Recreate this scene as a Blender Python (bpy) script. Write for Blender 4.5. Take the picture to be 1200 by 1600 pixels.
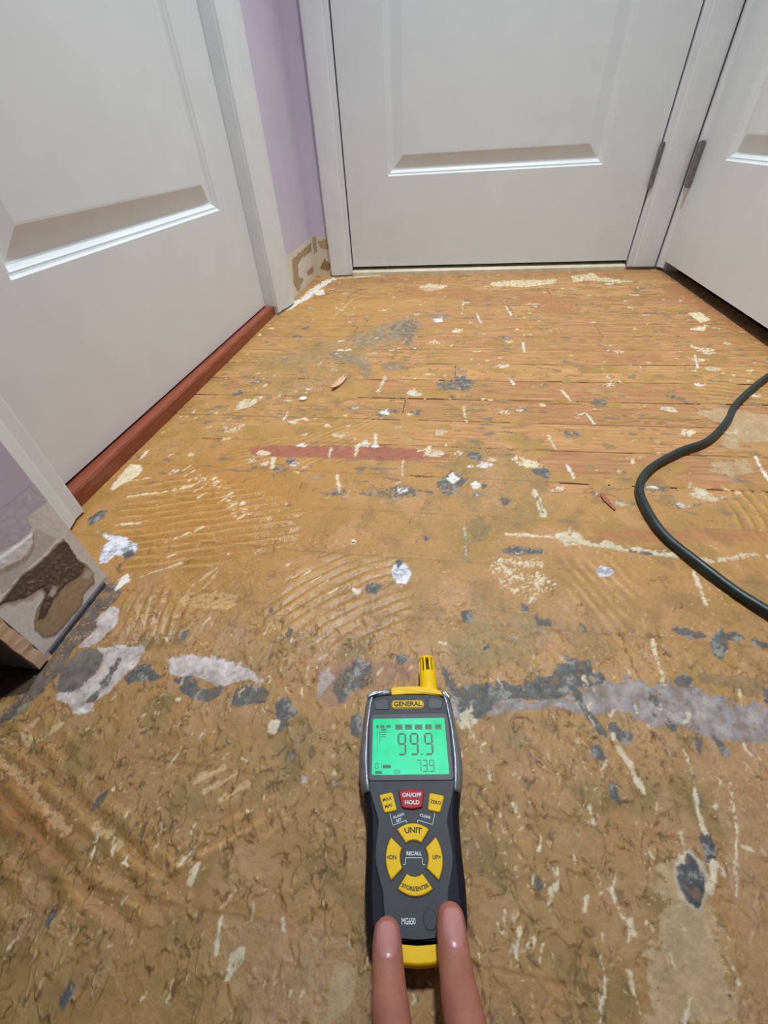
import bpy, bmesh, math, random
import numpy as np
from mathutils import Vector, Matrix

for o in list(bpy.data.objects):
    bpy.data.objects.remove(o, do_unlink=True)
scene = bpy.context.scene
COL = scene.collection
random.seed(7)

# ------------------------------------------------------------------ camera
CAM_H = 0.32
F_PX, YAW, PITCH, ROLL = 651.24, -0.18538, 0.73599, -0.06875
fwd = Vector((math.sin(YAW)*math.cos(PITCH), math.cos(YAW)*math.cos(PITCH), -math.sin(PITCH)))
rgt = Vector((math.cos(YAW), -math.sin(YAW), 0.0))
upv = rgt.cross(fwd)
cr, sr = math.cos(ROLL), math.sin(ROLL)
cx_ = cr*rgt + sr*upv
cy_ = -sr*rgt + cr*upv
cam_data = bpy.data.cameras.new('camera')
cam = bpy.data.objects.new('camera', cam_data)
COL.objects.link(cam)
M_ = Matrix((cx_, cy_, -fwd)).transposed().to_4x4()
M_.translation = Vector((0, 0, CAM_H))
cam.matrix_world = M_
cam_data.sensor_fit = 'VERTICAL'
cam_data.sensor_height = 24.0
cam_data.lens = F_PX/1600*24.0
cam_data.clip_start = 0.01
scene.camera = cam

# ------------------------------------------------------------------ world and lights
wd = bpy.data.worlds.new('world')
scene.world = wd
wd.use_nodes = True
wd.node_tree.nodes['Background'].inputs['Color'].default_value = (0.75, 0.85, 1.0, 1)
wd.node_tree.nodes['Background'].inputs['Strength'].default_value = 0.0

def area(name, loc, size, power, color, target):
    d = bpy.data.lights.new(name, 'AREA')
    d.shape = 'DISK'; d.size = size; d.energy = power; d.color = color
    o = bpy.data.objects.new(name, d); COL.objects.link(o)
    o.location = loc
    o.rotation_euler = (Vector(target)-Vector(loc)).to_track_quat('-Z', 'Y').to_euler()
    return o
# recessed ceiling downlight over the passage: its beam and the soft spill of its diffuser
sd = bpy.data.lights.new('downlight_beam', 'SPOT')
sd.energy = 212.0; sd.color = (0.93, 0.985, 1.0); sd.spot_size = math.radians(55.5); sd.spot_blend = 1.0; sd.shadow_soft_size = 0.09
so_ = bpy.data.objects.new('downlight_beam', sd); COL.objects.link(so_); so_.location = (0.06, 0.80, 2.37)
area('downlight_spill', (0.06, 0.80, 2.385), 0.16, 9.0, (0.93, 0.985, 1.0), (0.06, 0.80, 0))

vs = scene.view_settings
vs.view_transform = 'Standard'
vs.look = 'None'
vs.exposure = 0.0
vs.gamma = 1.0
vs.use_curve_mapping = False

# ------------------------------------------------------------------ helpers
def lin(c):
    r = []
    for v in c[:3]:
        v = v/255.0
        r.append(v/12.92 if v <= 0.04045 else ((v+0.055)/1.055)**2.4)
    return tuple(r)

def tag(o, label=None, cat=None, group=None, kind=None):
    if label: o['label'] = label
    if cat: o['category'] = cat
    if group: o['group'] = group
    if kind: o['kind'] = kind
    return o

def mesh_obj(name, verts, faces, mat=None, parent=None, smooth=False):
    me = bpy.data.meshes.new(name)
    me.from_pydata([tuple(v) for v in verts], [], [tuple(f) for f in faces])
    bm = bmesh.new(); bm.from_mesh(me)
    bmesh.ops.recalc_face_normals(bm, faces=bm.faces)
    bm.to_mesh(me); bm.free()
    if smooth:
        me.polygons.foreach_set('use_smooth', [True]*len(me.polygons))
    me.update()
    o = bpy.data.objects.new(name, me)
    COL.objects.link(o)
    if mat: me.materials.append(mat)
    if parent: o.parent = parent
    return o

def bm_obj(name, bm, mat=None, parent=None, smooth=False):
    bmesh.ops.recalc_face_normals(bm, faces=bm.faces)
    me = bpy.data.meshes.new(name); bm.to_mesh(me); bm.free()
    if smooth:
        me.polygons.foreach_set('use_smooth', [True]*len(me.polygons))
    o = bpy.data.objects.new(name, me); COL.objects.link(o)
    if mat: me.materials.append(mat)
    if parent: o.parent = parent
    return o

def empty(name, loc=(0, 0, 0), rz=0):
    o = bpy.data.objects.new(name, None); COL.objects.link(o)
    o.empty_display_size = 0.02
    o.location = loc; o.rotation_euler = (0, 0, rz)
    return o

def add_box(bm, lo, hi, bevel=0.0):
    lo = Vector(lo); hi = Vector(hi)
    m = Matrix.Translation((lo+hi)/2) @ Matrix.Diagonal((*(hi-lo), 1))
    r = bmesh.ops.create_cube(bm, size=1, matrix=m)
    if bevel:
        es = list({e for v in r['verts'] for e in v.link_edges})
        bmesh.ops.bevel(bm, geom=es, offset=bevel, segments=2, affect='EDGES', profile=0.6)

def box(name, lo, hi, mat, parent=None, bevel=0.0):
    bm = bmesh.new(); add_box(bm, lo, hi, bevel)
    return bm_obj(name, bm, mat, parent)

# ------------------------------------------------------------------ noise in numpy
_rs = np.random.RandomState(11)
_ga = _rs.uniform(0, 2*math.pi, 256*256)
_gx = np.cos(_ga).astype(np.float32); _gy = np.sin(_ga).astype(np.float32)

def gnoise(x, y):
    x = np.asarray(x, np.float32); y = np.asarray(y, np.float32)
    xf = np.floor(x); yf = np.floor(y)
    fx = x-xf; fy = y-yf
    x0 = xf.astype(np.int32) & 255; y0 = (yf.astype(np.int32) & 255) << 8
    x1 = (x0+1) & 255; y1 = (y0+256) & 65535
    u = fx*fx*(3-2*fx); v = fy*fy*(3-2*fy)
    i = y0+x0; a = _gx[i]*fx+_gy[i]*fy
    i = y0+x1; b = _gx[i]*(fx-1)+_gy[i]*fy
    a += (b-a)*u
    i = y1+x0; c = _gx[i]*fx+_gy[i]*(fy-1)
    i = y1+x1; d = _gx[i]*(fx-1)+_gy[i]*(fy-1)
    c += (d-c)*u
    return a+(c-a)*v                                # about -0.7 .. 0.7

def worley(x, y, seed=0):
    """distance difference F2-F1 of a jittered grid: near 0 along cell borders"""
    x = np.asarray(x, np.float32); y = np.asarray(y, np.float32)
    xf = np.floor(x); yf = np.floor(y)
    f1 = np.full(x.shape, 9.0, np.float32); f2 = f1.copy()
    for dj in (-1, 0, 1):
        for di in (-1, 0, 1):
            cx0 = xf+di; cy0 = yf+dj
            i = (((cy0.astype(np.int32)+seed) & 255) << 8)+(cx0.astype(np.int32) & 255)
            dx = cx0+0.5+0.45*_gx[i]-x; dy = cy0+0.5+0.45*_gy[i]-y
            d = dx*dx+dy*dy
            f2 = np.minimum(f2, np.maximum(f1, d)); f1 = np.minimum(f1, d)
    return np.sqrt(f2)-np.sqrt(f1)

def fbm(x, y, o=4):
    s = 0; a = 1.0; t = 0
    for i in range(o):
        s = s+a*gnoise(x*2**i+17.3*i, y*2**i-9.1*i); t += a; a *= 0.5
    return s/t*1.6

def sstep(a, b, x):
    t = np.clip((x-a)/(b-a), 0, 1)
    return t*t*(3-2*t)

def poly_sd(px, py, pts):
    """signed distance to polygon, negative inside"""
    n = len(pts)
    d2 = np.full(px.shape, 1e9); inside = np.zeros(px.shape, bool)
    for i in range(n):
        ax, ay = pts[i]; bx, by = pts[(i+1) % n]
        ex, ey = bx-ax, by-ay
        t = np.clip(((px-ax)*ex+(py-ay)*ey)/(ex*ex+ey*ey+1e-9), 0, 1)
        dx = px-ax-ex*t; dy = py-ay-ey*t
        d2 = np.minimum(d2, dx*dx+dy*dy)
        cond = ((ay > py) != (by > py))
        if ey != 0:
            inside ^= cond & (px < ex*(py-ay)/ey+ax)
    d = np.sqrt(d2)
    return np.where(inside, -d, d)

def line_sd(px, py, pts, w):
    d2 = np.full(px.shape, 1e9)
    for i in range(len(pts)-1):
        ax, ay = pts[i]; bx, by = pts[i+1]
        ex, ey = bx-ax, by-ay
        t = np.clip(((px-ax)*ex+(py-ay)*ey)/(ex*ex+ey*ey+1e-9), 0, 1)
        dx = px-ax-ex*t; dy = py-ay-ey*t
        d2 = np.minimum(d2, dx*dx+dy*dy)
    return np.sqrt(d2)-w/2

# ------------------------------------------------------------------ materials
def new_mat(name):
    m = bpy.data.materials.new(name); m.use_nodes = True
    return m, m.node_tree.nodes, m.node_tree.links, m.node_tree.nodes['Principled BSDF']

def mat_noise(name, c1, c2, rough=0.5, scale=40, bump=0.0, bscale=200, spec=0.5, stretch=None, bdist=0.0005, metal=0.0):
    m, N, L, b = new_mat(name)
    tc = N.new('ShaderNodeTexCoord'); mp = N.new('ShaderNodeMapping')
    L.new(tc.outputs['Object'], mp.inputs['Vector'])
    if stretch: mp.inputs['Scale'].default_value = stretch
    nz = N.new('ShaderNodeTexNoise'); nz.inputs['Scale'].default_value = scale; nz.inputs['Detail'].default_value = 5
    L.new(mp.outputs['Vector'], nz.inputs['Vector'])
    rp = N.new('ShaderNodeValToRGB')
    rp.color_ramp.elements[0].position = 0.35; rp.color_ramp.elements[1].position = 0.65
    rp.color_ramp.elements[0].color = (*lin(c1), 1); rp.color_ramp.elements[1].color = (*lin(c2), 1)
    L.new(nz.outputs['Fac'], rp.inputs['Fac']); L.new(rp.outputs['Color'], b.inputs['Base Color'])
    b.inputs['Roughness'].default_value = rough
    b.inputs['Specular IOR Level'].default_value = spec
    b.inputs['Metallic'].default_value = metal
    if bump:
        n2 = N.new('ShaderNodeTexNoise'); n2.inputs['Scale'].default_value = bscale; n2.inputs['Detail'].default_value = 4
        L.new(mp.outputs['Vector'], n2.inputs['Vector'])
        bp = N.new('ShaderNodeBump'); bp.inputs['Strength'].default_value = bump; bp.inputs['Distance'].default_value = bdist
        L.new(n2.outputs['Fac'], bp.inputs['Height']); L.new(bp.outputs['Normal'], b.inputs['Normal'])
    return m

def mat_vcol(name, rough=0.5, bump=0.4, bscale=700, bdist=0.0004, vary=0.12, spec=0.4):
    """colour from the 'Col' attribute (alpha = roughness) with fine procedural mottling"""
    m, N, L, b = new_mat(name)
    at = N.new('ShaderNodeAttribute'); at.attribute_name = 'Col'
    tc = N.new('ShaderNodeTexCoord')
    nz = N.new('ShaderNodeTexNoise'); nz.inputs['Scale'].default_value = 260; nz.inputs['Detail'].default_value = 6
    nz.inputs['Roughness'].default_value = 0.65
    L.new(tc.outputs['Object'], nz.inputs['Vector'])
    mr = N.new('ShaderNodeMapRange'); mr.inputs['From Min'].default_value = 0.3; mr.inputs['From Max'].default_value = 0.7
    mr.inputs['To Min'].default_value = 1-vary*1.5; mr.inputs['To Max'].default_value = 1+vary
    L.new(nz.outputs['Fac'], mr.inputs['Value'])
    vm = N.new('ShaderNodeVectorMath'); vm.operation = 'SCALE'
    L.new(at.outputs['Color'], vm.inputs[0]); L.new(mr.outputs['Result'], vm.inputs['Scale'])
    L.new(vm.outputs['Vector'], b.inputs['Base Color'])
    L.new(at.outputs['Alpha'], b.inputs['Roughness'])
    b.inputs['Specular IOR Level'].default_value = spec
    n2 = N.new('ShaderNodeTexNoise'); n2.inputs['Scale'].default_value = bscale; n2.inputs['Detail'].default_value = 5
    L.new(tc.outputs['Object'], n2.inputs['Vector'])
    bp = N.new('ShaderNodeBump'); bp.inputs['Strength'].default_value = bump; bp.inputs['Distance'].default_value = bdist
    L.new(n2.outputs['Fac'], bp.inputs['Height']); L.new(bp.outputs['Normal'], b.inputs['Normal'])
    return m

M = {}
M['door'] = mat_noise('door_paint', (220, 226, 229), (224, 230, 233), 0.42, 14, 0.10, 420)
M['casing'] = mat_noise('casing_paint', (222, 228, 232), (228, 233, 237), 0.45, 22, 0.12, 300)
M['lilac'] = mat_noise('lilac_wall_paint', (204, 197, 217), (210, 203, 222), 0.7, 12, 0.2, 260)
M['ceiling'] = mat_noise('ceiling_paint', (230, 230, 228), (236, 236, 234), 0.8, 8, 0.1, 120)
M['wallroom'] = mat_noise('room_wall_paint', (196, 188, 208), (204, 196, 214), 0.7, 8, 0.1, 120)
M['thresh_red'] = mat_noise('mahogany_threshold', (128, 62, 42), (152, 80, 56), 0.36, 30, 0.2, 90, stretch=(14, 1, 14))
M['thresh_cream'] = mat_noise('cream_threshold', (206, 196, 166), (222, 214, 190), 0.5, 40, 0.2, 200)
M['plank'] = None
M['steel'] = mat_noise('brushed_hinge_steel', (126, 126, 130), (150, 150, 154), 0.42, 120, 0.3, 500, metal=0.75)
M['cable'] = mat_noise('dark_green_rubber', (22, 38, 38), (30, 48, 47), 0.42, 90, 0.25, 600)
M['base_dark'] = mat_noise('dark_grey_baseboard', (96, 98, 108), (108, 110, 120), 0.5, 30, 0.2, 200)  # dark grey all over the near baseboard
M['raw_wood'] = mat_noise('raw_cut_wood', (214, 178, 146), (232, 202, 172), 0.7, 60, 0.3, 260, stretch=(1, 1, 6))
M['plate_dark'] = mat_noise('dark_sill_plate', (70, 70, 72), (92, 92, 94), 0.7, 90, 0.4, 300)
M['under'] = mat_noise('dark_under_floor', (60, 40, 26), (84, 58, 40), 0.8, 40, 0.3, 120)
M['film'] = mat_vcol('dried_floor_adhesive', 0.5, 0.5, 650, 0.0006, 0.10, 0.42)
M['bare'] = mat_vcol('bare_drywall', 0.8, 0.35, 400, 0.0005, 0.07, 0.3)
# meter
M['m_grey'] = mat_noise('meter_grey_plastic', (56, 62, 70), (61, 67, 75), 0.55, 200, 0.12, 2600, bdist=0.0001, spec=0.3)
M['m_bezel'] = mat_noise('meter_bezel_plastic', (42, 47, 54), (47, 52, 59), 0.45, 200, 0.1, 2600, bdist=0.0001, spec=0.35)
M['m_black'] = mat_noise('meter_black_rubber', (16, 18, 28), (21, 23, 34), 0.65, 200, 0.3, 1800, bdist=0.0002, spec=0.3)
M['m_silver'] = mat_noise('meter_silver_rubber', (116, 120, 126), (136, 140, 146), 0.32, 160, 0.4, 500, bdist=0.0004, metal=0.35)
M['m_yellow'] = mat_noise('meter_yellow_plastic', (238, 194, 4), (243, 200, 8), 0.5, 200, 0.1, 2000, bdist=0.0001, spec=0.3)
M['m_key'] = mat_noise('meter_yellow_key', (234, 190, 6), (240, 197, 12), 0.55, 200, 0.1, 2000, bdist=0.0001, spec=0.25)
M['m_red'] = mat_noise('meter_red_key', (158, 14, 24), (166, 18, 28), 0.5, 200, 0.1, 2000, bdist=0.0001, spec=0.25)
M['ink_dark'] = mat_noise('dark_print', (34, 34, 28), (40, 40, 34), 0.6, 200)
M['ink_white'] = mat_noise('white_print', (214, 220, 228), (222, 228, 236), 0.6, 200)
M['lcd_ink'] = mat_noise('lcd_segment', (22, 86, 66), (26, 92, 72), 0.5, 200)
M['lcd_faint'] = mat_noise('lcd_faint_segment', (30, 140, 106), (34, 146, 110), 0.5, 200)

def lcd_material():
    m, N, L, b = new_mat('green_backlit_lcd')
    tc = N.new('ShaderNodeTexCoord')
    nz = N.new('ShaderNodeTexNoise'); nz.inputs['Scale'].default_value = 45; nz.inputs['Detail'].default_value = 3
    L.new(tc.outputs['Object'], nz.inputs['Vector'])
    rp = N.new('ShaderNodeValToRGB')
    rp.color_ramp.elements[0].position = 0.35; rp.color_ramp.elements[1].position = 0.7
    rp.color_ramp.elements[0].color = (*lin((0, 220, 146)), 1); rp.color_ramp.elements[1].color = (*lin((64, 238, 186)), 1)
    L.new(nz.outputs['Fac'], rp.inputs['Fac'])
    b.inputs['Base Color'].default_value = (*lin((2, 30, 20)), 1)
    L.new(rp.outputs['Color'], b.inputs['Emission Color'])
    b.inputs['Emission Strength'].default_value = 0.98
    b.inputs['Roughness'].default_value = 0.34
    b.inputs['Specular IOR Level'].default_value = 0.08
    return m
M['lcd'] = lcd_material()

def plank_material():
    m, N, L, b = new_mat('worn_hardwood_board')
    tc = N.new('ShaderNodeTexCoord'); oi = N.new('ShaderNodeObjectInfo')
    off = N.new('ShaderNodeVectorMath'); off.operation = 'ADD'
    L.new(tc.outputs['Object'], off.inputs[0])
    sc = N.new('ShaderNodeVectorMath'); sc.operation = 'SCALE'; sc.inputs['Scale'].default_value = 7.0
    cmb = N.new('ShaderNodeCombineXYZ')
    L.new(oi.outputs['Random'], cmb.inputs['X']); L.new(oi.outputs['Random'], cmb.inputs['Z'])
    L.new(cmb.outputs['Vector'], sc.inputs[0]); L.new(sc.outputs['Vector'], off.inputs[1])
    mp = N.new('ShaderNodeMapping'); mp.inputs['Scale'].default_value = (5, 70, 5)
    L.new(off.outputs['Vector'], mp.inputs['Vector'])
    gr = N.new('ShaderNodeTexNoise'); gr.inputs['Scale'].default_value = 3.2; gr.inputs['Detail'].default_value = 7; gr.inputs['Roughness'].default_value = 0.62
    L.new(mp.outputs['Vector'], gr.inputs['Vector'])
    rp = N.new('ShaderNodeValToRGB'); cr_ = rp.color_ramp
    cr_.elements[0].position = 0.3; cr_.elements[0].color = (*lin((156, 108, 66)), 1)
    cr_.elements[1].position = 0.68; cr_.elements[1].color = (*lin((200, 154, 106)), 1)
    e = cr_.elements.new(0.5); e.color = (*lin((184, 134, 86)), 1)
    L.new(gr.outputs['Fac'], rp.inputs['Fac'])
    # left-over adhesive haze on the boards
    hz = N.new('ShaderNodeTexNoise'); hz.inputs['Scale'].default_value = 9; hz.inputs['Detail'].default_value = 8; hz.inputs['Roughness'].default_value = 0.7
    L.new(off.outputs['Vector'], hz.inputs['Vector'])
    hr = N.new('ShaderNodeValToRGB'); hr.color_ramp.elements[0].position = 0.5; hr.color_ramp.elements[1].position = 0.6
    hr.color_ramp.elements[0].color = (0, 0, 0, 1); hr.color_ramp.elements[1].color = (0.75, 0.75, 0.75, 1)
    L.new(hz.outputs['Fac'], hr.inputs['Fac'])
    mx = N.new('ShaderNodeMixRGB'); mx.inputs['Color2'].default_value = (*lin((176, 134, 80)), 1)
    L.new(hr.outputs['Color'], mx.inputs['Fac']); L.new(rp.outputs['Color'], mx.inputs['Color1'])
    # board to board tone, some reddish
    hs = N.new('ShaderNodeHueSaturation')
    mr = N.new('ShaderNodeMapRange'); mr.inputs['To Min'].default_value = 0.86; mr.inputs['To Max'].default_value = 1.1
    L.new(oi.outputs['Random'], mr.inputs['Value']); L.new(mr.outputs['Result'], hs.inputs['Value'])
    mr2 = N.new('ShaderNodeMapRange'); mr2.inputs['To Min'].default_value = 0.494; mr2.inputs['To Max'].default_value = 0.505
    L.new(oi.outputs['Random'], mr2.inputs['Value']); L.new(mr2.outputs['Result'], hs.inputs['Hue'])
    L.new(mx.outputs['Color'], hs.inputs['Color'])
    # dark pits and streaks along the grain
    mp2 = N.new('ShaderNodeMapping'); mp2.inputs['Scale'].default_value = (14, 60, 14)
    L.new(off.outputs['Vector'], mp2.inputs['Vector'])
    dk = N.new('ShaderNodeTexNoise'); dk.inputs['Scale'].default_value = 2.0; dk.inputs['Detail'].default_value = 9; dk.inputs['Roughness'].default_value = 0.75
    L.new(mp2.outputs['Vector'], dk.inputs['Vector'])
    dr = N.new('ShaderNodeValToRGB'); dr.color_ramp.elements[0].position = 0.34; dr.color_ramp.elements[1].position = 0.44
    dr.color_ramp.elements[0].color = (0.62, 0.60, 0.56, 1); dr.color_ramp.elements[1].color = (1, 1, 1, 1)
    L.new(dk.outputs['Fac'], dr.inputs['Fac'])
    ml = N.new('ShaderNodeMixRGB'); ml.blend_type = 'MULTIPLY'; ml.inputs['Fac'].default_value = 0.8
    L.new(hs.outputs['Color'], ml.inputs['Color1']); L.new(dr.outputs['Color'], ml.inputs['Color2'])
    L.new(ml.outputs['Color'], b.inputs['Base Color'])
    b.inputs['Roughness'].default_value = 0.52
    b.inputs['Specular IOR Level'].default_value = 0.4
    bp = N.new('ShaderNodeBump'); bp.inputs['Strength'].default_value = 0.5; bp.inputs['Distance'].default_value = 0.0008
    L.new(dk.outputs['Fac'], bp.inputs['Height']); L.new(bp.outputs['Normal'], b.inputs['Normal'])
    return m
M['plank'] = plank_material()
# ------------------------------------------------------------------ room shell
WX, WY, RX = -0.430, 1.424, 0.572      # left wall face, back wall face, right wall face
CEIL = 2.40
DOOR_H = 2.04

def wall_boxes(name, boxes, mat):
    bm = bmesh.new()
    for lo, hi in boxes: add_box(bm, lo, hi)
    o = bm_obj(name, bm, mat); tag(o, kind='structure'); return o

PX, PYN, PYF = -0.328, 0.137, 0.222     # partition end face x, near face y, far face y
LD0, LD1 = 0.300, 1.045                 # left door opening along y
wl = wall_boxes('wall_left', [((WX-0.12, LD1, 0), (WX, WY+0.12, CEIL)),
                              ((WX-0.12, PYF, 0), (WX, LD0, CEIL)),
                              ((WX-0.12, LD0, DOOR_H), (WX, LD1, CEIL))], M['lilac'])
wp = wall_boxes('wall_partition', [((-3.5, PYN, 0.0), (PX, PYF, CEIL))], M['lilac'])
BD0, BD1 = -0.313, 0.478
wb = wall_boxes('wall_back', [((WX-0.12, WY, 0), (BD0, WY+0.12, CEIL)),
                              ((BD1, WY, 0), (RX+0.12, WY+0.12, CEIL)),
                              ((BD0, WY, DOOR_H), (BD1, WY+0.12, CEIL))], M['lilac'])
RD0, RD1 = 0.600, 1.388
wr = wall_boxes('wall_right', [((RX, RD1, 0), (RX+0.12, WY, CEIL)),
                               ((RX, -4.3, 0), (RX+0.12, RD0, CEIL)),
                               ((RX, RD0, DOOR_H), (RX+0.12, RD1, CEIL))], M['lilac'])
w4 = wall_boxes('wall_far_left', [((-3.62, -4.3, 0), (-3.5, PYF, CEIL))], M['wallroom'])
w5 = wall_boxes('wall_behind', [((-3.62, -4.42, 0), (RX+0.12, -4.3, CEIL))], M['wallroom'])
ce = wall_boxes('ceiling', [((-3.62, -4.42, CEIL), (RX+0.12, WY+0.12, CEIL+0.1))], M['ceiling'])

# dark closets behind the doors (their floors and backs close the gaps under the doors)
box('trim_closet_back', (WX-0.75, LD0-0.1, 0), (WX-0.70, LD1+0.1, CEIL), M['under']); bpy.data.objects['trim_closet_back']['kind'] = 'structure'

# ------------------------------------------------------------------ doors
def frame_map(kind):
    if kind == 'back':  return lambda u, z, d: (u, 1.422+d, z)
    if kind == 'left':  return lambda u, z, d: (-0.455-d, u, z)
    return lambda u, z, d: (0.560+d, u, z)

def make_door(name, kind, u0, u1, z0, z1, pu0, pu1, pans, slab_t=0.035):
    fm = frame_map(kind)
    us = [u0, pu0, pu1, u1]
    zs = [z0]
    for a, b in pans: zs += [a, b]
    zs.append(z1)
    V = []; Fc = []; idx = {}
    def v(u, z, d):
        k = (round(u, 5), round(z, 5), round(d, 5))
        if k not in idx: idx[k] = len(V); V.append(fm(u, z, d))
        return idx[k]
    holes = [(1, 1+2*i) for i in range(len(pans))]
    for i in range(3):
        for j in range(len(zs)-1):
            for d in (0, slab_t):
                if d == 0 and (i, j) in holes: continue
                Fc.append([v(us[i], zs[j], d), v(us[i+1], zs[j], d), v(us[i+1], zs[j+1], d), v(us[i], zs[j+1], d)])
    for i in range(3):
        for z in (z0, z1):
            Fc.append([v(us[i], z, 0), v(us[i+1], z, 0), v(us[i+1], z, slab_t), v(us[i], z, slab_t)])
    for j in range(len(zs)-1):
        for u in (u0, u1):
            Fc.append([v(u, zs[j], 0), v(u, zs[j+1], 0), v(u, zs[j+1], slab_t), v(u, zs[j], slab_t)])
    o = mesh_obj(name, V, Fc, M['door']); tag(o, kind='structure')
    # moulded panels: lip, cove going in, bevel coming back out to the raised field
    prof = [(0, 0), (0.0015, 0.0), (0.004, 0.0030), (0.0058, 0.0036), (0.0075, 0.0036), (0.0095, 0.0062), (0.0125, 0.0090), (0.0150, 0.0098), (0.018, 0.0096),
            (0.0415, 0.0030), (0.0430, 0.0024), (0.0455, 0.0022)]
    for a, b in pans:
        V = []; Fc = []
        for (s, d) in prof:
            V += [fm(pu0+s, a+s, d), fm(pu1-s, a+s, d), fm(pu1-s, b-s, d), fm(pu0+s, b-s, d)]
        n = len(prof)
        for k in range(n-1):
            for q in range(4):
                Fc.append([4*k+q, 4*k+(q+1) % 4, 4*(k+1)+(q+1) % 4, 4*(k+1)+q])
        Fc.append([4*(n-1)+q for q in range(4)])
        mesh_obj('panel', V, Fc, M['door'], o)
    return o

d_back = make_door('door_1', 'back', -0.309, 0.474, 0.0225, 2.03, -0.195, 0.352, [(0.233, 0.86), (1.01, 1.90)])
d_left = make_door('door_2', 'left', 0.303, 1.041, 0.0245, 2.03, 0.421, 0.932, [(0.2255, 0.86), (1.01, 1.90)])
d_right = make_door('door_3', 'right', 0.604, 1.386, 0.0265, 2.03, 0.730, 1.262, [(0.2385, 0.86), (1.01, 1.90)])

# door casings (moulded trim): profile across the width, extruded upwards
def extrude_profile(name, prof, z0, z1, place, mat, parent=None):
    n = len(prof); V = [place(u, p, z0) for u, p in prof]+[place(u, p, z1) for u, p in prof]
    Fc = [[i, (i+1) % n, n+(i+1) % n, n+i] for i in range(n)]
    Fc += [list(range(n)), list(range(n, 2*n))]
    o = mesh_obj(name, V, Fc, mat, parent)
    return o

def casing_prof(w, t0, t1):
    # u from the inner edge (thin, t0) to the outer edge (thick, t1)
    return [(0, 0), (0, t0*0.8), (0.002, t0), (w*0.20, t0), (w*0.24, t0*1.25), (w*0.45, t0+(t1-t0)*0.72), (w*0.62, t1*0.93),
            (w*0.82, t1), (w*0.95, t1*0.98), (w, t1*0.85), (w, 0)]

trims = []
# back door, left and right casing
t = extrude_profile('trim_1', casing_prof(0.065, 0.009, 0.015), 0.003, 2.10, lambda u, p, z: (BD0-u, WY-p, z), M['casing']); trims.append(t)
t = extrude_profile('trim_2', casing_prof(0.0715, 0.009, 0.014), 0.008, 2.10, lambda u, p, z: (BD1+u, WY-p, z), M['casing']); trims.append(t)
# left door, far and near casing
t = extrude_profile('trim_3', casing_prof(0.095, 0.006, 0.017), 0.006, 2.10, lambda u, p, z: (WX+p, LD1+u, z), M['casing']); trims.append(t)
t = extrude_profile('trim_4', casing_prof(0.078, 0.006, 0.014), 0.004, 2.10, lambda u, p, z: (WX+p, 0.316-u, z), M['casing']); trims.append(t)
# right door, far casing in the corner
t = extrude_profile('trim_5', [(0, 0), (0, 0.008), (0.003, 0.011), (0.010, 0.011), (0.013, 0.014), (0.022, 0.018), (0.0295, 0.018), (0.0295, 0)],
                    0.008, 2.10, lambda u, p, z: (RX-p, RD1+u-0.0015, z), M['casing']); trims.append(t)
t = extrude_profile('trim_9', casing_prof(0.065, 0.009, 0.015), 0.004, 2.10, lambda u, p, z: (RX-p, RD0-u, z), M['casing']); trims.append(t)
# jamb faces beside the left door
t = extrude_profile('trim_6', [(0, 0), (0.10, 0), (0.10, 0.006), (0, 0.006)], 0.021, 2.04, lambda u, p, z: (WX-u, LD1+0.0005-p*0.0, z) if p == 0 else (WX-u, LD1-0.003, z), M['casing']); trims.append(t)
for t in trims: tag(t, kind='structure')

# thresholds
bm = bmesh.new()
pr = [(-0.4365, 0.0), (-0.4365, 0.0185), (-0.4385, 0.0215), (-0.4420, 0.0225), (-0.50, 0.0180), (-0.54, 0.0180), (-0.54, 0.0)]
V = [(x, 0.296, z) for x, z in pr]+[(x, LD1-0.001, z) for x, z in pr]
n = len(pr)
o = mesh_obj('trim_7', V, [[i, (i+1) % n, n+(i+1) % n, n+i] for i in range(n)]+[list(range(n)), list(range(n, 2*n))], M['thresh_red'])
tag(o, 'reddish brown wooden threshold under the left white door', None, None, 'structure')
pr = [(1.4085, 0.0), (1.4085, 0.0095), (1.4105, 0.0120), (1.4180, 0.0135), (1.46, 0.0135), (1.52, 0.0135), (1.52, 0.0)]
V = [(BD0+0.002, y, z) for y, z in pr]+[(BD1-0.006, y, z) for y, z in pr]
o = mesh_obj('trim_8', V, [[i, (i+1) % n, n+(i+1) % n, n+i] for i in range(n)]+[list(range(n)), list(range(n, 2*n))], M['thresh_cream'])
tag(o, 'narrow cream threshold strip under the back white door', None, None, 'structure')

# hinges: knuckles, pin tips and a leaf
def hinge(door, kind, loc, z0, z1):
    n = 5; hh = (z1-z0)/n
    for k in range(n):
        bm = bmesh.new()
        bmesh.ops.create_cone(bm, cap_ends=True, segments=16, radius1=0.0062, radius2=0.0062, depth=hh*0.93,
                              matrix=Matrix.Translation((loc[0], loc[1], z0+hh*(k+0.5))))
        bm_obj('hinge_knuckle', bm, M['steel'], door)
    bm = bmesh.new()
    bmesh.ops.create_cone(bm, cap_ends=True, segments=12, radius1=0.0052, radius2=0.0052, depth=(z1-z0)+0.006, matrix=Matrix.Translation((loc[0], loc[1], (z0+z1)/2)))
    bm_obj('hinge_pin', bm, M['steel'], door)
    bm = bmesh.new()
    if kind == 'back': add_box(bm, (loc[0]-0.004, loc[1], z0), (loc[0]+0.004, loc[1]+0.03, z1))
    else: add_box(bm, (loc[0]-0.002, loc[1]-0.005, z0), (loc[0]+0.03, loc[1]+0.017, z1))
    bm_obj('hinge_leaf', bm, M['steel'], door)
hinge(d_back, 'back', (0.4762, 1.4160, 0), 0.186, 0.268)
hinge(d_right, 'right', (0.5535, 1.3885, 0), 0.186, 0.268)
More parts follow.
